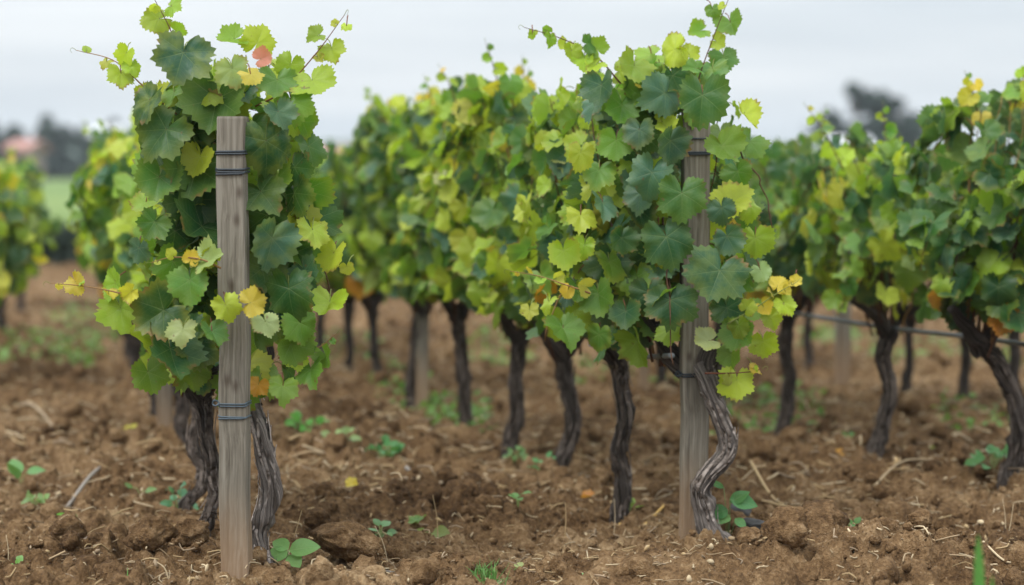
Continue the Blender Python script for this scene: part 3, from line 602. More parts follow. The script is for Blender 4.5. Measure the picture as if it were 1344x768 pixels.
    leader(o, px_path([(195, 396), (150, 383), (105, 375), (66, 372)], Y-.16), rg, 'hi', n=4, size=.03, col='tan', kinds=('yg', 'yel'))
    leader(o, px_path([(365, 470), (395, 462), (420, 455), (442, 438)], Y-.05), rg, 'hi', n=3, size=.035, col='tan', kinds=('mid', 'yg'))
    leader(o, px_path([(290, 352), (262, 340), (225, 338), (198, 345)], Y-.25), rg, 'hi', n=4, size=.03, col='tan', kinds=('yel', 'yg'))
    return o
left_hero()

# ---- right vine with the S-curved trunk
def right_hero():
    rg = np.random.default_rng(23); Y = 7.02; ppm = pxm(Y); base = np.array([at(935, 695, Y)[0], Y, 0]); o = vine_root(base, 'right front vine with pale S-curved trunk beside the leaf-covered post', MIDR)
    pth = px_path([(938, 715), (930, 690), (919, 655), (927, 628), (951, 598), (953, 570), (943, 535), (930, 500), (925, 480)], Y, [-.06]*7+[-.05, -.02])
    tr, C, r = trunk_build(pth, np.array([19, 14, 12.5, 12, 12.5, 11.5, 11.5, 12, 13])/ppm*.90, o, base, M_BARKP, 44, 'trunk', 4, .26, 4.0, .007)
    bark_strips(C, r*1.0, tr, base, 70, 9, M_BARK); head = pth[-1]
    trunk_build(px_path([(926, 486), (932, 468), (945, 450), (948, 430), (958, 405)], Y-.02), np.array([13, 12, 9, 7, 5])/ppm, o, base, M_BARKD, 18, 'arm', 7, .3)
    trunk_build(px_path([(924, 488), (900, 482), (880, 465), (865, 440), (845, 410)], Y+.02, [0, .05, .06, .05, .04]), np.array([11, 11, 12, 9, 6])/ppm, o, base, M_BARKD, 18, 'arm', 8, .3)
    def avoid(q, s):
        px, py = to_px(q); wpx = s*ppm
        if q[1] < iR[1][1] + .09 and 893 - wpx*.8 < px < 930 + wpx*.8 and (py > 165): return True
        if py > 455 or (py > 420 and px > 900): return True
        if px > 985 or px < 745 : return True
        if px > 955 and py < 125: return True
        return py < 60
    def extra(fol, cane):
        H = [(921, 134, 70, 265, 'dark', -.2, 0, 20), (880, 192, 54, 270, 'blue', -.16), (979, 154, 42, 300, 'yg', -.04), (951, 198, 52, 300, 'mid', -.1), (866, 126, 58, 210, 'blue', -.1), (789, 118, 50, 268, 'blue', -.05, -35, 15), (839, 176, 44, 270, 'blue', -.1), (853, 234, 62, 250, 'blue', -.14),
             (880, 66, 46, 190, 'yg', 0), (905, 68, 30, 80, 'yg', 0), (937, 96, 48, 290, 'mid', -.05), (951, 79, 38, 280, 'mid', 0), (961, 34, 36, 295, 'mid', 0), (936, 15, 22, 280, 'mid', 0), (915, 42, 30, 200, 'mid', 0), (829, 92, 48, 240, 'yg', -.05), (782, 62, 30, 120, 'yg', 0), (767, 81, 30, 270, 'yg', 0), (750, 70, 27, 270, 'yg', 0),
             (722, 53, 22, 270, 'yg', 0), (699, 47, 12, 270, 'yg', 0), (809, 190, 48, 270, 'mid', -.05), (761, 206, 42, 260, 'yg', -.1), (895, 262, 64, 270, 'dark', -.2, 0, 20), (877, 320, 70, 285, 'dark', -.2, 0, 20), (941, 364, 74, 248, 'dark', -.22, 5, 20), (880, 402, 62, 270, 'dark', -.2, -5, 20), (992, 318, 44, 275, 'yg', -.08), (957, 315, 44, 300, 'blue', -.14),
             (1000, 358, 30, 300, 'pale', -.08), (1022, 373, 27, 60, 'yel', -.1), (1031, 401, 32, 300, 'yg', -.1), (1002, 453, 37, 275, 'yg', -.08), (970, 440, 48, 260, 'mid', -.12), (926, 449, 36, 200, 'pale', -.16), (992, 485, 20, 0, 'yel', -.1), (815, 318, 44, 265, 'dark', -.1), (740, 335, 44, 275, 'yg', -.12), (766, 326, 34, 260, 'yg', -.1), (758, 384, 40, 270, 'mid', -.05),
             (786, 393, 54, 280, 'mid', -.06), (695, 410, 26, 270, 'yel', -.1), (740, 437, 52, 280, 'mid', -.1), (785, 444, 40, 255, 'mid', -.08), (821, 414, 42, 268, 'dark', -.1), (965, 262, 54, 45, 'yg', -.06), (877, 440, 30, 270, 'yg', -.1), (1046, 368, 17, 30, 'yel', -.1), (948, 278, 38, 280, 'blue', -.1), (789, 272, 48, 250, 'blue', -.1), (761, 288, 42, 260, 'yg', -.08), (967, 505, 48, 268, 'yg', -.08, 0, 15),
             (985, 410, 36, 290, 'mid', -.06), (1012, 420, 30, 290, 'yg', -.06), (955, 410, 46, 280, 'dark', -.06), (850, 340, 50, 250, 'dark', -.05), (835, 370, 50, 270, 'mid', -.03), (800, 350, 48, 270, 'mid', -.03), (838, 280, 52, 260, 'dark', -.05), (785, 230, 50, 260, 'mid', -.05), (815, 145, 52, 260, 'mid', -.03), (905, 105, 46, 250, 'yg', .05), (850, 75, 44, 200, 'yg', .03), (970, 230, 40, 290, 'mid', 0), (985, 275, 36, 290, 'yg', 0), (720, 400, 30, 260, 'yg', -.05), (960, 470, 36, 270, 'mid', -.05)]
        hand_leaves(fol, cane, rg, H, Y, ppm)
    ctr = np.array([at(868, 300, Y)[0], Y+.20, 0]); z0 = at(868, 465, Y)[2]; z1 = at(868, 68, Y)[2]
    grow(o, rg, base, head + [-.10, .16, 0], ctr, (.235, .30), z0, z1, 'hi', 20, 85, .071, {'dark': .30, 'blue': .20, 'mid': .26, 'yg': .23, 'yel': .01}, avoid, extra=extra, face=np.array([0, -1, 0]))
    leader(o, px_path([(912, 130), (918, 100), (936, 50), (958, -6)], Y-.05), rg, 'hi', n=4, size=.05)
    leader(o, px_path([(815, 110), (780, 72), (735, 50), (688, 36)], Y, [0, 0, .02, .05]), rg, 'hi', n=6, size=.045)
    leader(o, px_path([(775, 385), (740, 373), (705, 362), (670, 356)], Y-.15), rg, 'hi', n=6, size=.03, col='tan', kinds=('yel', 'yg'))
    leader(o, px_path([(955, 425), (990, 405), (1020, 385), (1046, 370)], Y-.12), rg, 'hi', n=6, size=.04, col='green', kinds=('yel', 'yg'))
    leader(o, px_path([(925, 490), (955, 490), (985, 488), (1000, 484)], Y-.1), rg, 'hi', n=2, size=.03, col='red', kinds=('yel', 'yg'))
    return o
right_hero()

# ---- the other vines. trunk path in pixels (top to foot), half-width in pixels at top, label ...
def vine(trunk, hw, label, group, seed, lod='mid', mix=MIX_G, top=None, ctr_px=None, half=(.30, .42), nsh=15, nshell=90, size=.068, zb=.46, arms=True, bark=None, dark_avoid=None, tips=2, zt=1.40, canopy_dx=0.0, sparse=0.0):
    rg = np.random.default_rng(seed); ft = trunk[-1]; b = gp(*ft); Y = b[1]; ppm = pxm(Y); base = np.array([b[0], Y, 0]); o = vine_root(base, label, group); zg = gl(b[0], Y)
    pth = px_path(trunk, Y)[::-1]; pth[0][2] += zg; pth = [pth[0] - [0, 0, .06]] + pth; r = np.array([1.45, 1.15] + [1.0]*(len(pth)-3) + [1.2])*hw/ppm
    trk, tC, tr_ = trunk_build(pth, r*.76, o, base, bark or M_BARKD, 30 if lod != 'lo' else 12, 'trunk', seed % 50, .40, 5, .012); head = pth[-1]
    if lod != 'lo': bark_strips(tC, tr_*1.05, trk, base, 90, seed, bark or M_BARKD)
    if arms:
        for sg in (-1, 1):
            e = head + np.array([sg*.05, .06*sg*rg.uniform(.2, 1), .05]); f = e + np.array([sg*rg.uniform(.05, .12), rg.uniform(-.1, .1), rg.uniform(.06, .14)])
            trunk_build([head - [0, 0, .02], e, f], np.array([1.05, .8, .45])*hw/ppm, o, base, M_BARKD, 12, 'arm', seed % 40 + 2 + sg, .3, 5, .016)
    ctr = np.array([head[0] + canopy_dx, Y, 0]); 
    grow(o, rg, base, head, ctr, half, zb, zt, lod, nsh, nshell, size, mix, dark_avoid, sparse=sparse, spc=.048)
    for k in range(tips):
        a = rg.uniform(-1, 1); p = np.array([ctr[0] + a*half[0]*.8, Y + rg.uniform(-.3, .2), zt-.12]); d = np.array([a*.13 + rg.uniform(-.05, .05), rg.uniform(-.06, .06), rg.uniform(.10, .24)])
        leader(o, [p, p + d*.5 + [0, 0, .02], p + d], rg, 'mid' if lod != 'lo' else 'lo', n=5, size=.045)
    return o, head
# left row, behind the front vine
vine([(266, 512), (272, 550), (276, 600), (282, 640), (276, 670), (270, 697)], 8.5, 'second vine of the left row, shaggy grey trunk half hidden by the left post', LEFT, 31, 'mid', MIX_G, half=(.15, .33), canopy_dx=.0, nsh=9, nshell=50, tips=0, zt=1.22)
vine([(254, 512), (258, 555), (252, 590), (266, 618), (262, 642), (246, 660)], 8, 'third vine of the left row, its dark trunk kinked just above the ground', LEFT, 32, 'mid', MIX_G, half=(.15, .36), canopy_dx=.03, nsh=9, nshell=50, tips=0, zt=1.22)
vine([(238, 500), (240, 530), (236, 560), (238, 590)], 9, 'fourth vine of the left row, broad blurred trunk beside the grey post', LEFT, 33, 'mid', MIX_Y, half=(.20, .42), canopy_dx=-.02, tips=0, zt=1.22)
vine([(205, 470), (208, 500), (206, 548)], 9, 'fifth vine of the left row, slim trunk behind the broad blurred one', LEFT, 34, 'mid', MIX_Y, half=(.22, .42), canopy_dx=-.02, tips=1, zt=1.26)
vine([(180, 445), (176, 480), (178, 505)], 7, 'sixth vine of the left row, yellowish foliage above the bare soil', LEFT, 35, 'lo', MIX_Y, half=(.22, .45), tips=1, zt=1.24)
vine([(165, 430), (168, 450), (167, 468)], 6, 'seventh vine of the left row, blurred beside the green field', LEFT, 36, 'lo', MIX_Y, half=(.20, .45), tips=1, zt=1.22)
vine([(162, 400), (160, 420), (161, 434)], 5, 'last vine of the left row before the dark hedge', LEFT, 37, 'lo', MIX_G, half=(.20, .5), tips=0, zt=1.16)
# middle row, behind the right front vine
vine([(808, 462), (815, 500), (822, 550), (812, 590), (818, 625), (815, 657)], 11.5, 'second vine of the middle row, thick black shaggy trunk', MIDR, 41, 'mid', {'dark': .30, 'blue': .20, 'mid': .28, 'yg': .21, 'yel': .01}, half=(.25, .30), canopy_dx=-.05, nsh=17, nshell=80, tips=1, size=.072, zt=1.36, zb=.54)
vine([(738, 462), (742, 500), (752, 540), (750, 575), (735, 612)], 10.5, 'third vine of the middle row, trunk bowed to the right', MIDR, 42, 'mid', MIX_G, half=(.27, .30), canopy_dx=-.07, nsh=17, nshell=90, tips=2, zt=1.38, zb=.54)
vine([(682, 440), (676, 490), (680, 540), (668, 586)], 9.5, 'fourth vine of the middle row, upright trunk leaning slightly left', MIDR, 43, 'mid', MIX_Y, half=(.27, .30), nsh=17, nshell=90, tips=4, canopy_dx=-.04, zt=1.38, zb=.54)
vine([(600, 410), (604, 450), (610, 500), (612, 558)], 8.5, 'fifth vine of the middle row, straight trunk right of the short post', MIDR, 44, 'mid', {'dark': .40, 'blue': .20, 'mid': .24, 'yg': .15, 'yel': .01}, half=(.27, .32), nsh=17, nshell=90, tips=3, zt=1.36, canopy_dx=.03, zb=.54)
vine([(553, 405), (547, 450), (543, 490), (539, 524)], 8, 'sixth vine of the middle row, leaning trunk beside the short grey post', MIDR, 45, 'mid', {'dark': .40, 'blue': .20, 'mid': .24, 'yg': .15, 'yel': .01}, half=(.27, .32), nsh=14, nshell=70, tips=2, zt=1.38, zb=.54)
vine([(488, 398), (490, 440), (493, 470), (495, 503)], 7, 'seventh vine of the middle row, straight trunk on a weedy strip', MIDR, 46, 'lo', {'dark': .40, 'blue': .20, 'mid': .24, 'yg': .15, 'yel': .01}, half=(.27, .36), nsh=14, nshell=120, tips=1, zt=1.26)
vine([(458, 390), (457, 430), (460, 460), (457, 484)], 6.5, 'eighth vine of the middle row, thin trunk furthest but one', MIDR, 47, 'lo', MIX_Y, half=(.32, .45), nsh=13, nshell=120, tips=1, zt=1.18)
vine([(424, 385), (420, 420), (422, 462)], 6, 'ninth vine of the middle row, just clear of the left vine', MIDR, 48, 'lo', MIX_Y, half=(.32, .5), tips=0, zt=1.12)
vine([(398, 375), (396, 410), (397, 446)], 5, 'tenth vine of the middle row, pale green beside the left vine', MIDR, 49, 'lo', MIX_Y, half=(.36, .5), tips=0, zt=1.1)
# right row
def edge_vine():
    o, h = vine([(1288, 452), (1310, 478), (1330, 520), (1337, 560), (1332, 600), (1322, 634)], 12, 'frontmost vine of the right row, thick forked trunk at the picture edge', RIGHT, 51, 'hi', {'dark': .58, 'blue': .22, 'mid': .13, 'yg': .07}, half=(.29, .42), canopy_dx=.11, nsh=20, nshell=110, tips=3, size=.072, zb=.57, zt=1.37)
edge_vine()
vine([(1166, 432), (1160, 470), (1168, 510), (1160, 555), (1148, 596)], 10, 'second vine of the right row, trunk topped by the grey hose', RIGHT, 52, 'mid', MIX_G, half=(.28, .40), nsh=16, nshell=80, tips=4, zt=1.17, canopy_dx=-.02, zb=.56)
vine([(1036, 408), (1030, 450), (1036, 500), (1028, 560)], 9, 'third vine of the right row, dark green crown beside the right post', RIGHT, 53, 'mid', MIX_D, half=(.34, .45), nsh=15, nshell=140, tips=2, zt=1.21, canopy_dx=.0, zb=.56)
vine([(948, 400), (944, 450), (942, 500), (946, 532)], 8, 'fourth vine of the right row, hidden behind the right post', RIGHT, 54, 'lo', MIX_D, half=(.34, .45), tips=0, zt=1.22)
vine([(868, 400), (866, 450), (868, 508)], 7, 'fifth vine of the right row, glimpsed behind the middle row', RIGHT, 55, 'lo', MIX_D, half=(.34, .45), tips=0, zt=1.25)
vine([(800, 395), (803, 440), (802, 482)], 6.5, 'sixth vine of the right row, glimpsed left of the black shaggy trunk', RIGHT, 56, 'lo', MIX_G, half=(.34, .45), tips=0, zt=1.25)
# row behind
vine([(1262, 420), (1268, 460), (1264, 520)], 8, 'short trunk vine behind the fork of the right edge vine', BACK, 61, 'lo', zb=.56, mix=MIX_G, half=(.36, .5), tips=0, zt=1.10)
vine([(1192, 415), (1194, 460), (1190, 508)], 7, 'vine behind the hose, its trunk right of the second right-row trunk', BACK, 62, 'lo', zb=.56, mix=MIX_D, half=(.36, .5), tips=0, zt=1.08)
vine([(1062, 395), (1060, 430), (1062, 474)], 6, 'vine behind the right row, trunk left of the lone grey post', BACK, 63, 'lo', zb=.56, mix=MIX_G, half=(.36, .5), tips=0, zt=1.1)
vine([(1330, 420), (1332, 470), (1328, 540)], 8, 'vine behind the right row, at the picture edge behind the thick forked trunk', BACK, 64, 'lo', zb=.56, mix=MIX_D, half=(.36, .5), tips=0, zt=1.08)
# far left row
vine([(4, 360), (2, 400), (3, 442)], 7, 'blurred vine with dark trunk at the left edge of the picture', FAR, 71, 'lo', MIX_G, half=(.20, .42), tips=1, zt=1.12, zb=.36, nsh=14, nshell=120)
vine([(26, 335), (28, 360), (27, 396)], 5, 'blurred vine behind the one at the left edge', FAR, 72, 'lo', MIX_Y, half=(.15, .42), tips=1, zt=1.12, zb=.36, nsh=12, nshell=110)
vine([(-30, 370), (-34, 410), (-32, 500)], 8, 'vine of the far left row cut off by the picture edge', FAR, 73, 'lo', MIX_G, half=(.24, .4), tips=0, zt=1.10, zb=.4)

# ================================================================== HOSES
def hose(P, label, r=.0085):
    mb = MB(); V, T, Q, uv = tube(spline(P, 60), r, 10); mb.add(V, T, Q, uv); return tag(mb.build('irrigation_hose', M_HOSE, None, tuple(P[0])), label, 'hose', 'irrigation hoses along the rows')
hose([at(1420, 468, 7.5), at(1344, 452, 8.15), at(1262, 441, 8.6), at(1165, 430, 8.95), at(1060, 414, 9.6), at(1030, 410, 9.9), at(940, 400, 11)], 'grey irrigation hose stretched along the right row below the leaves')
hose([at(882, 467, 6.98), at(850, 468, 7.35), at(812, 462, 7.95), at(775, 452, 8.2)], 'grey irrigation hose strung from the right post to the black shaggy trunk')

# ================================================================== STRAW, TWIGS, STONE
def stick(pts, r, col, label, name='straw_stem', cat='straw', group='straw stems lying on the soil', lift=.012, ends=None):
    P = []
    for k, p in enumerate(pts):
        g = gp(p[0], p[1]); z = gz(g[0], g[1]) + lift
        P.append(np.array([g[0], g[1], z + (p[2] if len(p) > 2 else 0)]))
    C = spline(P, 18); mb = MB(); V, T, Q, uv = tube(C, np.linspace(r, r*.6, 18), 7); mb.add(V, T, Q, uv, (*col, 1))
    return tag(mb.build(name, M_STRAW, None, tuple(P[0])), label, cat, group)
TAN, PALE, GREY, DARK = (.42, .30, .155), (.50, .395, .25), (.24, .21, .18), (.10, .07, .05)
stick([(813, 664), (840, 662), (872, 658)], .007, (.50, .32, .10), 'yellow straw piece at the foot of the black shaggy trunk')
stick([(985, 622), (1015, 640), (1048, 652)], .005, TAN, 'long tan straw crossing another right of the right post')
stick([(1000, 646), (1040, 650), (1088, 652)], .004, TAN, 'lower of two crossed tan straws right of the right post')
stick([(1203, 690), (1250, 684), (1300, 675)], .0055, (.52, .38, .19), 'straight pale stick lying at the lower right', 'stick', 'stick', 'sticks on the soil')
stick([(740, 722), (830, 700), (885, 684)], .0026, TAN, 'thin straw running up to the foot of the right post')
stick([(830, 745), (880, 720), (945, 715)], .0024, TAN, 'thin straw in front of the right post')
stick([(476, 727), (515, 737), (556, 747)], .0055, GREY, 'dark grey stick at the bottom between the posts', 'stick', 'stick', 'sticks on the soil')
stick([(85, 645), (130, 622), (176, 600)], .007, GREY, 'blurred grey stick left of the left vine', 'stick', 'stick', 'sticks on the soil')
stick([(66, 726), (120, 698, .02), (170, 688, .03), (212, 685)], .0026, GREY, 'thin arched twig at the lower left', 'twig', 'twig', 'twigs on the soil')
stick([(185, 686), (215, 690), (245, 696)], .0018, PALE, 'pale straw at the end of the arched twig')
stick([(0, 540), (40, 545, .02), (75, 560)], .006, (.38, .30, .2), 'blurred bent twig at the left edge', 'twig', 'twig', 'twigs on the soil')
stick([(532, 627), (555, 627), (575, 626)], .007, (.40, .37, .34), 'flat grey sliver of wood between the posts', 'wood_sliver', 'sliver')
stick([(935, 568), (970, 567), (1004, 569)], .006, TAN, 'blurred straw lying behind the S-curved trunk')
stick([(1135, 640), (1180, 620), (1225, 612)], .005, (.36, .27, .16), 'long dull straw in the soil at the right')
stick([(1190, 660), (1215, 655), (1240, 668)], .004, PALE, 'pale bent straw left of the straight stick')
stick([(1290, 745), (1320, 752), (1344, 750)], .0035, PALE, 'pale straw beside the green blade')
stick([(380, 600), (400, 596), (460, 598)], .006, TAN, 'blurred tan straw on the bank behind the seedling')
# upright dry stalks
def stalk(px, py, tops, col, label, r=.0018):
    g = gp(px, py); z = gz(g[0], g[1]); mb = MB()
    for (tx, ty) in tops:
        e = at(tx, ty, g[1]); m = (np.array([g[0], g[1], z]) + e)/2 + [.004, 0, .004]
        V, T, Q, uv = tube(spline([[g[0], g[1], z-.01], m, e], 10), np.linspace(r, r*.5, 10), 6); mb.add(V, T, Q, uv, (*col, 1))
    return tag(mb.build('dry_stalk', M_STRAW, None, (g[0], g[1], z)), label, 'dry stalk', 'dry stalks standing in the soil')
stalk(380, 702, [(396, 670)], TAN, 'dry tan stalk rising from the seedling')
stalk(222, 766, [(206, 738)], PALE, 'pale stalk leaning left at the bottom left', .0024)
stalk(220, 768, [(222, 748)], PALE, 'short pale stalk beside the leaning stalk')
stalk(10, 735, [(8, 702)], PALE, 'pale upright stalk at the lower left edge')
stalk(105, 765, [(114, 748), (110, 752)], PALE, 'forked pale stalk beside the mossy weeds')
stalk(1004, 705, [(1012, 674), (1008, 690)], PALE, 'pale forked stalk on the soil right of the stone')
stalk(1030, 705, [(1034, 690), (1044, 692), (1050, 700)], PALE, 'pale dry tuft on top of the right mound')
stalk(982, 752, [(985, 732), (992, 735)], TAN, 'tan stalk stub in front of the right mound')
stalk(1004, 755, [(1008, 732)], TAN, 'split tan stub beside the large clod')
stalk(575, 690, [(568, 650)], TAN, 'thin tan stalk standing between the posts')
stalk(510, 715, [(492, 690)], PALE, 'pale leaning stalk right of the seedling')
stalk(1240, 745, [(1242, 720)], PALE, 'thin pale stalk left of the green blade')
stalk(1213, 690, [(1203, 652)], PALE, 'pale stalk standing above the straight stick')
stalk(1320, 690, [(1316, 655), (1330, 662)], PALE, 'pale stalks at the right edge below the weed')
stalk(805, 676, [(806, 655)], PALE, 'short pale stalk left of the right post')
stalk(740, 690, [(742, 660)], TAN, 'thin tan stalk left of the yellow straw')
def litter():
    rg = np.random.default_rng(8); mb = MB(); n = 11000; u = rg.random(n); y = 5.9*(18/5.9)**u; x = rg.uniform(-.25, .25, n)*(y+1.2); z = ground_full(x, y)
    for k in range(n):
        L = rg.uniform(.012, .075)*(1 + .5*(y[k] > 8)); a = rg.uniform(0, 6.28); d = np.array([math.cos(a), math.sin(a), rg.normal()*.22]); c = np.array([x[k], y[k], z[k]+.006]); sag = rg.normal(size=3)*L*.12
        col = np.array([TAN, PALE, (.36, .26, .15), (.30, .22, .14)][rg.integers(4)])*rg.uniform(.7, 1.1)
        if rg.random() < .86:
            V, T, Q, uv = tube(spline([c-d*L/2, c+sag, c+d*L/2], 5), rg.uniform(.0009, .0026)*(1+.6*(y[k] > 8)), 4); mb.add(V, T, Q, uv, (*col, 1))
        else:                                   # curled flakes of dead leaf
            s = rg.uniform(.006, .016); V, T = ICO[1]; mb.add((V*[s, s*.6, s*.18])@rot(rg).T + c + [0, 0, .004], T, None, None, (*(col*1.05), 1))
    return tag(mb.build('straw_litter', M_STRAW), 'scattered bits of straw and dead leaf on the soil', 'litter', kind='stuff')
litter()
def stone(px, py, wd, label, sq=.6, mat=M_STONE):
    g = gp(px, py); r = wd/pxm(g[1])/2; W, T = clod_shape(3, px % 97); mb = MB(); z = gl(g[0], g[1]); mb.add(W*r*[1.1, .9, sq] + [g[0], g[1], z + r*.25], T)
    tag(mb.build('stone', mat, None, (g[0], g[1], z)), label, 'stone', 'grey stones by the right vine')
stone(985, 694, 34, 'flat grey stone at the foot of the right vine', .55); stone(971, 672, 28, 'dark upright stone behind the flat grey stone', 1.1)

# ================================================================== WEEDS
def ovate(mb, pos, tip, nor, L, W, col, rg, wav=.06, notch=.1):
    t = np.linspace(0, 1, 9); hw = np.sin(np.pi*t**.75)**.75*W/2; hw[-1] = 0.002*L; n = unit(nor); T_ = unit(np.asarray(tip, float) - n*np.dot(tip, n)); s = np.cross(T_, n); V = []; U = []
    for i, tt in enumerate(t):
        for k, q in enumerate((-1, -.5, 0, .5, 1)):
            z = .18*abs(q)*hw[i] - .22*L*(tt-.4)**2 + wav*L*math.sin(tt*7+q*2)*abs(q)*.4; y = tt*L + notch*L*(abs(q)-1)*(-.6)*(1-tt)*0; V.append(pos + s*q*hw[i] + T_*y + n*z); U.append((q*hw[i]/L, tt, rg.random()*0))
    Q = [[i*5+k, i*5+k+1, (i+1)*5+k+1, (i+1)*5+k] for i in range(8) for k in range(4)]; mb.add(np.array(V), None, Q, np.array(U), (*col, .3))
def weed(px, py, leaves, label, size=.05, name='weed', col=(.10, .24, .06), seed=0, cat='weed', group='weeds growing in the tilled soil', round_=.8, hgt=.04):
    if leaves > 3 and size > .04: leaves = int(leaves*2.2); spread = 1.3
    else: spread = 1.0
    rg = np.random.default_rng(seed+px); g = gp(px, py); z = gz(g[0], g[1]); b = np.array([g[0], g[1], z]); o = empty(name, tuple(b), label, cat, group); lf = MB(); st = MB()
    for k in range(leaves):
        a = 6.28*k/leaves + rg.uniform(-.4, .4); d = np.array([math.cos(a), math.sin(a), 0]); q = b + d*size*rg.uniform(.2, .6)*spread + UP*hgt*rg.uniform(.2, 1.1); put_stem(st, [b - [0, 0, .01], (b+q)/2 + UP*.008, q], .0018, .0012, (.22, .28, .10), 5, 0, 6)
        L = size*rg.uniform(.7, 1.15)*(1 if spread == 1 else .62); c = np.array(col)*rg.uniform(.8, 1.25); ovate(lf, q, d + UP*rg.uniform(-.2, .5), unit(UP*.8 + d*-.3 + rg.normal(size=3)*.3 + np.array([0, -.5, 0])), L, L*round_*rg.uniform(.85, 1.1), c, rg)
    lf.build('leaves', M_WEED, o, b); st.build('stems', M_CANE, o, b); return o
def seedling():
    g = gp(372, 742); z = gz(g[0], g[1]); b = np.array([g[0], g[1], z]); Y = g[1]; rg = np.random.default_rng(2); o = empty('seedling', tuple(b), 'seedling with three rounded green leaves beside the left vine trunk', 'seedling')
    for (sx, sy, tx, ty, wd, pit) in ((379, 722, 408, 706, 27, 55), (377, 722, 350, 728, 24, 60), (380, 728, 392, 741, 22, 70), (379, 720, 368, 704, 20, 60)):
        p = at(sx, sy, Y-.01); e = at(tx, ty, Y-.04); L = np.linalg.norm(e-p); mb = MB(); ovate(mb, p, e-p, np.array([rg.uniform(-.2, .2), -.8, .75]), L*1.1, wd/pxm(Y)*1.05, np.array((.17, .33, .10))*rg.uniform(.9, 1.15), rg, .03); mb.build('leaf', M_WEED, o, b)
    st = MB()
    for (sx, sy) in ((379, 722), (377, 722), (380, 728)): put_stem(st, [b - [0, 0, .02], at(376, 735, Y), at(sx, sy, Y-.01)], .003, .0018, (.30, .36, .16), 6)
    st.build('stem', M_CANE, o, b)
seedling()
def rvweed():
    g = gp(952, 695); z = gz(g[0], g[1]); b = np.array([g[0], g[1], z]); Y = g[1]-.06; rg = np.random.default_rng(4); o = empty('weed', tuple(b), 'weed with broad dark green leaves at the foot of the right vine', 'weed', 'weeds growing in the tilled soil')
    st = MB(); lf = MB()
    for (sx, sy, tx, ty, wd, c) in ((958, 655, 990, 648, 26, (.06, .20, .06)), (955, 668, 934, 668, 24, (.055, .17, .05)), (950, 640, 944, 625, 10, (.08, .22, .06)), (958, 660, 968, 640, 18, (.07, .2, .06)), (965, 680, 978, 684, 14, (.10, .24, .08)), (958, 676, 945, 684, 14, (.12, .26, .08))):
        p = at(sx, sy, Y); e = at(tx, ty, Y-.03); ovate(lf, p, e-p, np.array([rg.uniform(-.3, .3), -.8, .7]), np.linalg.norm(e-p)*1.15, wd/pxm(Y), c, rg); put_stem(st, [b - [0, 0, .01], (b+p)/2 + [.004, -.01, .005], p], .002, .0013, (.2, .26, .1), 5)
    lf.build('leaves', M_WEED, o, b); st.build('stems', M_CANE, o, b)
rvweed()
weed(760, 757, 9, 'pale green clover-like seedlings at the bottom left of the right post', .030, 'clover', (.17, .36, .14), 1, round_=.95, hgt=.02)
weed(235, 655, 6, 'upright weed with blue-green leaves left of the left trunks', .055, 'weed', (.07, .20, .10), 2, hgt=.10)
weed(28, 625, 3, 'broad weed leaf at the left edge', .075, 'weed', (.10, .24, .07), 3, hgt=.05)
weed(185, 640, 2, 'single pale leaf lying left of the left trunks', .05, 'weed', (.20, .36, .14), 4, round_=.4, hgt=.02)
weed(104, 684, 2, 'small bright leaf lying left of the arched twig', .045, 'weed', (.10, .26, .03), 5, round_=.45, hgt=.012)
weed(45, 655, 5, 'pale green blurred weed above the lower left corner', .045, 'weed', (.20, .32, .12), 6)
weed(1300, 625, 7, 'bushy green weed at the foot of the forked trunk', .075, 'weed', (.08, .24, .07), 7, hgt=.09)
weed(1122, 580, 4, 'dark green blurred weed left of the second right-row trunk', .07, 'weed', (.06, .15, .03), 8)
weed(1207, 580, 3, 'yellowish weed right of the second right-row trunk', .05, 'weed', (.18, .22, .04), 9)
weed(500, 692, 6, 'small weed in the middle of the soil right of the seedling', .04, 'weed', (.14, .28, .12), 10)
weed(552, 682, 3, 'round olive leaf lying in the soil between the posts', .06, 'weed', (.13, .16, .02), 11, round_=.9, hgt=.012)
weed(402, 592, 5, 'bright green blurred weed right of the left trunk', .075, 'weed', (.08, .26, .04), 12, hgt=.05)
weed(448, 600, 5, 'pale green blurred weed beside a brighter one', .065, 'weed', (.22, .32, .12), 13)
weed(505, 602, 8, 'leafy green blurred weed patch in the middle of the bank', .07, 'weed', (.07, .22, .07), 14, hgt=.05)
weed(716, 612, 5, 'small green weed left of the bowed trunk', .06, 'weed', (.10, .28, .10), 15, hgt=.06)
weed(828, 655, 5, 'little yellow-green weed at the foot of the black shaggy trunk', .04, 'weed', (.22, .32, .06), 16, hgt=.04)
weed(680, 668, 4, 'tiny weed in the shade of a clod between the posts', .035, 'weed', (.12, .26, .08), 17)
weed(50, 748, 10, 'low mossy weed patch at the bottom left', .025, 'weed', (.11, .24, .04), 18, hgt=.015)
weed(22, 752, 7, 'small leafy weed at the bottom left corner', .03, 'weed', (.15, .30, .08), 19, hgt=.03)
weed(580, 735, 6, 'feathery pale weed left of the grass tuft', .03, 'weed', (.16, .28, .10), 20, hgt=.03)
weed(675, 600, 4, 'blurred weed by the fourth middle-row trunk', .05, 'weed', (.12, .24, .08), 21)
weed(1165, 700, 12, 'low green weed strip behind the right mound', .035, 'weed', (.06, .17, .05), 22, hgt=.02)
weed(1120, 690, 9, 'low green weed clump behind the right mound crown', .032, 'weed', (.08, .20, .05), 23, hgt=.025)
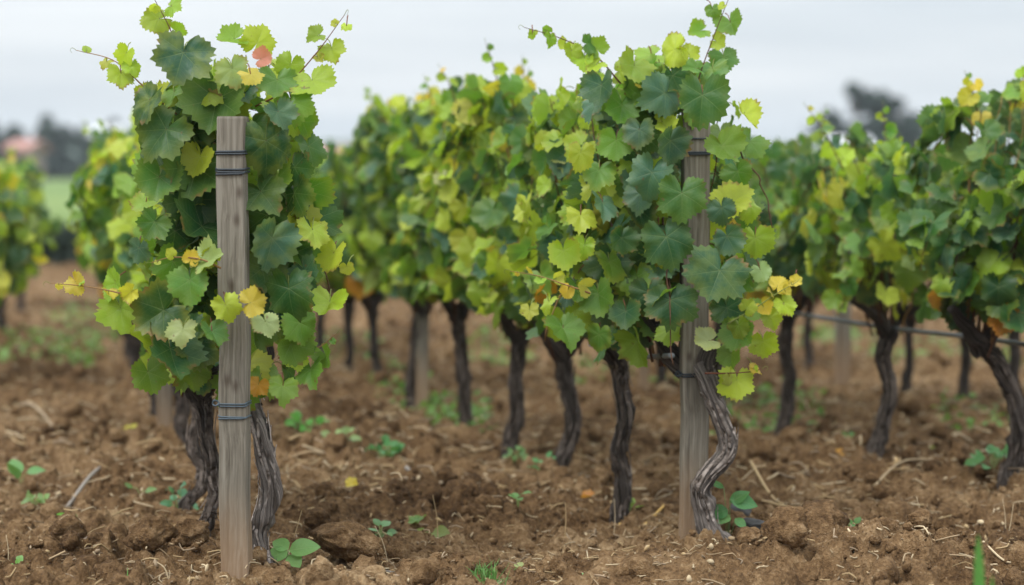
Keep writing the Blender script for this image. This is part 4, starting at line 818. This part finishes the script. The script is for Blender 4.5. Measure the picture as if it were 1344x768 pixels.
def blades(px, py, n, h, spread, label, name='grass_tuft', col=(.12, .26, .06), seed=0, w=.0026, group='grass tufts in the soil'):
    rg = np.random.default_rng(seed+px); g = gp(px, py); z = gz(g[0], g[1]); b = np.array([g[0], g[1], z]); mb = MB()
    for k in range(n):
        p = b + np.array([rg.normal()*spread, rg.normal()*spread, -.006]); a = rg.uniform(0, 6.28); d = np.array([math.cos(a), math.sin(a), 0])*h*rg.uniform(.1, .75); e = p + d + UP*h*rg.uniform(.5, 1.1)
        C = spline([p, p + d*.3 + UP*h*.55, e], 7); s = unit(np.cross(e-p, [rg.normal(), rg.normal()-1, .2])); ww = w*np.linspace(1, .1, 7)[:, None]*rg.uniform(.7, 1.3)
        V = np.concatenate([C-s*ww, C+np.cross(s, UP)*ww*.5, C+s*ww]); q = [[i+c*7, i+1+c*7, i+1+(c+1)*7, i+(c+1)*7] for c in (0, 1) for i in range(6)]; mb.add(V, None, q, None, (*(np.array(col)*rg.uniform(.75, 1.3)), 1))
    return tag(mb.build(name, M_GRASS, None, tuple(b)), label, 'grass tuft', group)
blades(630, 752, 60, .055, .030, 'fine green grass tuft at the bottom between the posts', seed=1)
blades(645, 760, 26, .085, .012, 'taller grass blades beside the fine tuft', seed=2)
blades(1050, 697, 14, .035, .02, 'thin dry-green grass on top of the right mound', seed=3, col=(.2, .3, .12))
blades(1100, 685, 26, .04, .04, 'short grass behind the crown of the right mound', seed=4, col=(.08, .2, .05))
blades(155, 764, 10, .03, .02, 'few short blades at the bottom left', seed=5)
# the out-of-focus blade near the lens, bottom right
def near_blade():
    Y = 4.6; b = at(1288, 800, Y); b[2] = -.02; mb = MB()
    for (tx, ty, wd, ox) in ((1284, 703, .013, 0), (1302, 756, .009, .02), (1276, 775, .008, -.02)):
        e = at(tx, ty, Y); p = np.array([e[0]+.006, Y, gl(e[0], Y)-.01]) if ox == 0 else np.array([b[0]+ox, Y+.01, gl(b[0], Y)-.01]); C = spline([p, (p+e)/2 + [.004, .01, 0], e], 12); t = np.linspace(0, 1, 12); ww = (wd*np.sqrt(np.clip(1-t**4, 0.02, 1)))[:, None]
        s = np.array([1.0, .2, 0]); nrm = np.array([0, 1, 0]); V = np.concatenate([C-s*ww, C+nrm*.004, C+s*ww]); q = [[i+c*12, i+1+c*12, i+1+(c+1)*12, i+(c+1)*12] for c in (0, 1) for i in range(11)]; mb.add(V, None, q, None, (.11, .30, .06, 1))
    tag(mb.build('grass_sprout', M_GRASS, None, (b[0], Y, 0)), 'broad green blade out of focus at the bottom right', 'grass sprout')
near_blade()
def fallen(px, py, kind, size, label):
    rg = np.random.default_rng(px); g = gp(px, py); z = gz(g[0], g[1]) + .022; mb = MB(); a = rg.uniform(0, 6.28)
    put_leaf(mb, 'mid', np.array([g[0], g[1], z]), [math.cos(a), math.sin(a), .15], UP + rg.normal(size=3)*.25 + [0, -.35, 0], size, leaf_col(kind, rg), rg, .3); tag(mb.build('fallen_leaf', M_LEAF, None, (g[0], g[1], z)), label, 'fallen leaf', 'fallen leaves on the soil')
fallen(460, 644, 'yel', .030, 'yellow leaf on the soil right of the left trunk'); fallen(172, 568, 'yel', .04, 'blurred yellow leaf left of the grey post in the left row'); fallen(548, 676, 'mid', .035, 'olive leaf lying flat beside the olive weed'); fallen(1098, 600, 'ora', .04, 'tan leaf on the soil left of the second right-row trunk')
fallen(682, 738, 'pale', .016, 'small pale dry leaf right of the grass tuft'); fallen(770, 640, 'ora', .028, 'brown leaf below the bowed trunk')
# ground cover between the rows further back
def cover():
    rg = np.random.default_rng(6); mb = MB()
    spots = [((600, 700), (425, 470), 170), ((560, 640), (520, 560), 150), ((380, 500), (430, 470), 110), ((940, 1080), (500, 560), 150), ((1050, 1130), (425, 450), 120), ((740, 900), (470, 500), 110), ((1140, 1344), (440, 470), 130), ((0, 130), (440, 480), 420), ((60, 200), (385, 440), 200), ((480, 560), (470, 530), 110), ((1230, 1344), (520, 560), 70)]
    for (xa, xb), (ya, yb), n in spots:
        for k in range(n*3):
            g = gp(rg.uniform(xa, xb), rg.uniform(ya, yb)); z = gz(g[0], g[1]); L = rg.uniform(.02, .055); a = rg.uniform(0, 6.28); d = np.array([math.cos(a), math.sin(a), rg.uniform(.2, 1.2)]); ovate(mb, np.array([g[0], g[1], z + rg.uniform(0, .03)]), d, unit(UP + rg.normal(size=3)*.5), L, L*rg.uniform(.3, .7), np.array((.11, .22, .05))*rg.uniform(.7, 1.4), rg)
    return tag(mb.build('ground_weeds', M_WEED), 'blurred patches of low weeds between the rows', 'ground cover', kind='stuff')
cover()

# ================================================================== BACKGROUND
def crown_tree(px, Y, pyt, wpx, label, group, seed, col=(.025, .045, .022), squash=1.0, base_gap=.12, n=2200):
    rg = np.random.default_rng(seed); x = at(px, 215, Y)[0]; zt = at(px, pyt, Y)[2]; ppm = pxm(Y); hw = wpx/ppm/2; o = empty('tree', (x, Y, 0), label, 'tree', group)
    mb = MB(); C = spline([[x, Y, -.3], [x+.1*hw, Y, zt*.4], [x, Y, zt*.85]], 10); V, T, Q, uv = tube(C, np.linspace(.05*zt, .012*zt, 10), 8); mb.add(V, T, Q, uv); 
    for k in range(7):
        a = rg.uniform(0, 6.28); i = rg.integers(3, 9); e = C[i] + np.array([math.cos(a)*hw*.6, math.sin(a)*hw*.6, zt*.15]); V, T, Q, uv = tube(spline([C[i], (C[i]+e)/2 + [0, 0, .1], e], 6), np.linspace(.016*zt, .005*zt, 6), 5); mb.add(V, T, Q, uv)
    mb.build('trunk', M_BARKD, o, (x, Y, 0)); lf = MB(); cl = []
    for k in range(16): a = rg.uniform(0, 6.28); r_ = hw*.75*math.sqrt(rg.random()); cl.append((np.array([x + math.cos(a)*r_, Y + math.sin(a)*r_, zt*(base_gap + (.92-base_gap)*rg.random()*(1 - .15*r_/hw))]), hw*rg.uniform(.28, .5)))
    cl.append((np.array([x, Y, zt*.93]), hw*.25))
    for k in range(n):
        c, r_ = cl[rg.integers(len(cl))]; d = unit(rg.normal(size=3)); p = c + d*r_*rg.random()**.4*[1, 1, .8*squash]; s = hw*rg.uniform(.10, .20); V, T = ICO[1]
        t1 = unit(rg.normal(size=3)); n1 = unit(d + rg.normal(size=3)*.6 + UP*.4); t1 = unit(t1 - n1*np.dot(t1, n1)); b1 = np.cross(n1, t1); qd = np.array([p - t1*s, p - b1*s*.6 + n1*s*.2, p + t1*s, p + b1*s*.6 + n1*s*.2]); lf.add(qd, None, [[0, 1, 2, 3]], None, (*(np.array(col)*rg.uniform(.6, 1.5)), 1))
    lf.build('crown', M_GRASS, o, (x, Y, 0), smooth=False); return o
GT = 'dark trees beyond the field on the left'
for k, (px, pyt, wpx, lab) in enumerate([(-25, 148, 70, 'dark tree at the left end of the far treeline'), (18, 165, 60, 'low dark tree behind the pink-roofed house'), (62, 152, 66, 'tallest rounded dark tree of the far treeline'), (108, 168, 56, 'dark tree between the far treeline and the pale shed'), (150, 158, 60, 'dark tree behind the front left vine, above the pale shed'), (200, 165, 60, 'dark far tree hidden behind the left vine')]):
    crown_tree(px, 170, pyt, wpx, lab, GT, 500+k, (.035, .060, .045), base_gap=.0)
GR = 'dark trees beyond the rows on the right'
crown_tree(1120, 150, 110, 92, 'tall dark tree beyond the right row', GR, 520, (.018, .040, .026), base_gap=.15, n=2000)
crown_tree(1176, 150, 128, 84, 'smaller dark tree right of the tall far tree', GR, 521, (.018, .040, .026), base_gap=.15, n=1800)
crown_tree(1080, 155, 158, 56, 'low dark tree left of the tall far tree', GR, 522, (.035, .06, .05), base_gap=.1, n=300)
M_WALLP = mat_plain('pale render', (.62, .62, .60), .9, .2, .12, 2); M_ROOFP = mat_plain('clay roof tiles', (.36, .19, .16), .9, .2, .2, 3); M_GLASS = mat_plain('dark window glass', (.05, .06, .07), .2, .5, .1, 2); M_WHITE = mat_plain('white sheet cladding', (.55, .56, .57), .6, .3, .08, 1)
def house(px, Y, wpx, py_eave, py_ridge, label, roofm, wallm=M_WALLP, depth=6.0, name='house', cat='house', windows=3):
    x = at(px, 215, Y)[0]; W = wpx/pxm(Y); ze = at(px, py_eave, Y)[2]; zr = at(px, py_ridge, Y)[2]; o = empty(name, (x, Y, 0), label, cat); h = W/2
    mb = MB(); V = [(-h, 0, -.4), (h, 0, -.4), (h, depth, -.4), (-h, depth, -.4), (-h, 0, ze), (h, 0, ze), (h, depth, ze), (-h, depth, ze), (-h, depth/2, zr-.05), (h, depth/2, zr-.05)]
    mb.add(V, [[4, 8, 7], [5, 6, 9]], [[0, 1, 5, 4], [1, 2, 6, 5], [2, 3, 7, 6], [3, 0, 4, 7]]); mb.build('wall', wallm, o, smooth=False)
    e = .35; mb = MB(); t = .18
    for sg in (0, 1):
        y0, y1 = (-e, depth/2) if sg == 0 else (depth+e, depth/2); z0 = ze - .1; V = [(-h-e, y0, z0), (h+e, y0, z0), (h+e, y1, zr), (-h-e, y1, zr)]; V = V + [(a, b, c+t) for a, b, c in V]; mb.add(V, None, [[0, 1, 2, 3], [4, 5, 6, 7], [0, 1, 5, 4], [1, 2, 6, 5], [2, 3, 7, 6], [3, 0, 4, 7]])
    mb.build('roof', roofm, o, smooth=False)
    for k in range(windows):
        cx = -h + W*(k+.5)/windows; ww, wh, zc = W*.10, ze*.18, ze*.55; mb = MB(); V = [(cx-ww, -.06, zc-wh), (cx+ww, -.06, zc-wh), (cx+ww, -.06, zc+wh), (cx-ww, -.06, zc+wh)]; V = V + [(a, .02, c) for a, b, c in V]; mb.add(V, None, [[0, 1, 2, 3], [4, 5, 6, 7], [0, 1, 5, 4], [1, 2, 6, 5], [2, 3, 7, 6], [3, 0, 4, 7]]); mb.build('window', M_GLASS, o, smooth=False)
    return o
house(22, 140, 20, 196, 187, 'blurred house with a pinkish tiled roof by the dark trees', M_ROOFP, mat_plain('brown render', (.22, .17, .145), .9, .2, .12, 2))
house(134, 120, 22, 176, 169, 'blurred pale shed behind the left row of vines', M_WHITE, name='shed', cat='shed', windows=2)
house(428, 150, 96, 212, 196, 'low blurred house with reddish roof beyond the middle row', M_ROOFP, M_ROOFP, name='house')
house(1122, 110, 44, 205, 184, 'blurred white building below the far right tree', M_WHITE, name='building', cat='building', windows=2)
def hills():
    mb = MB(); n = 160; x = np.linspace(-400, 400, n); V = []
    for yy, k in ((480, 0), (500, 1), (560, .0)):
        z = (-1 + k*(6.0 + 2.5*fbm(xyz(x*.006, np.zeros(n)), 3, 9))); V.append(np.stack([x, np.full(n, yy), z], 1))
    V = np.concatenate(V); Q = [[c*n+i, c*n+i+1, (c+1)*n+i+1, (c+1)*n+i] for c in (0, 1) for i in range(n-1)]; mb.add(V, None, Q); return tag(mb.build('hills', mat_plain('wooded hills', (.06, .09, .06), .95, .1, .3, .02)), kind='structure')
hills()
def hedge():
    rg = np.random.default_rng(12); Y = 26; mb = MB(); x0, x1 = at(52, 300, Y)[0], at(180, 300, Y)[0]; zt = at(60, 296, Y)[2]
    for k in range(3000):
        p = np.array([rg.uniform(x0, x1), Y + rg.uniform(-.35, .35), rg.random()**.8*zt]); n1 = unit(rg.normal(size=3) + [0, -.6, .4]); t1 = unit(np.cross(n1, rg.normal(size=3))); b1 = np.cross(n1, t1); s = rg.uniform(.03, .07); mb.add(np.array([p-t1*s, p-b1*s*.6, p+t1*s, p+b1*s*.6]), None, [[0, 1, 2, 3]], None, (*(np.array((.045, .07, .05))*rg.uniform(.6, 1.5)), 1))
    return tag(mb.build('hedge', M_GRASS, None, ((x0+x1)/2, Y, 0), smooth=False), 'dark clipped hedge between the far left vine and the left row', 'hedge')
hedge()

# ================================================================== AIR
def haze():
    t = bpy.data.materials.new('haze'); t.use_nodes = True; nt = t.node_tree; nt.nodes.clear(); out = nt.nodes.new('ShaderNodeOutputMaterial'); v = nt.nodes.new('ShaderNodeVolumePrincipled')
    v.inputs['Color'].default_value = (.86, .93, 1.0, 1); v.inputs['Density'].default_value = .0005; v.inputs['Anisotropy'].default_value = .2; nt.links.new(v.outputs[0], out.inputs['Volume'])
    X0, X1, Y0, Y1, Z0, Z1 = -3200, 3200, -30, 800, -3, 16
    V = [(x, y, z) for x in (X0, X1) for y in (Y0, Y1) for z in (Z0, Z1)]; mb = MB(); mb.add(V, None, [[0, 1, 3, 2], [4, 6, 7, 5], [0, 4, 5, 1], [2, 3, 7, 6], [0, 2, 6, 4], [1, 5, 7, 3]])
    tag(mb.build('haze', t, smooth=False), kind='stuff')
haze()
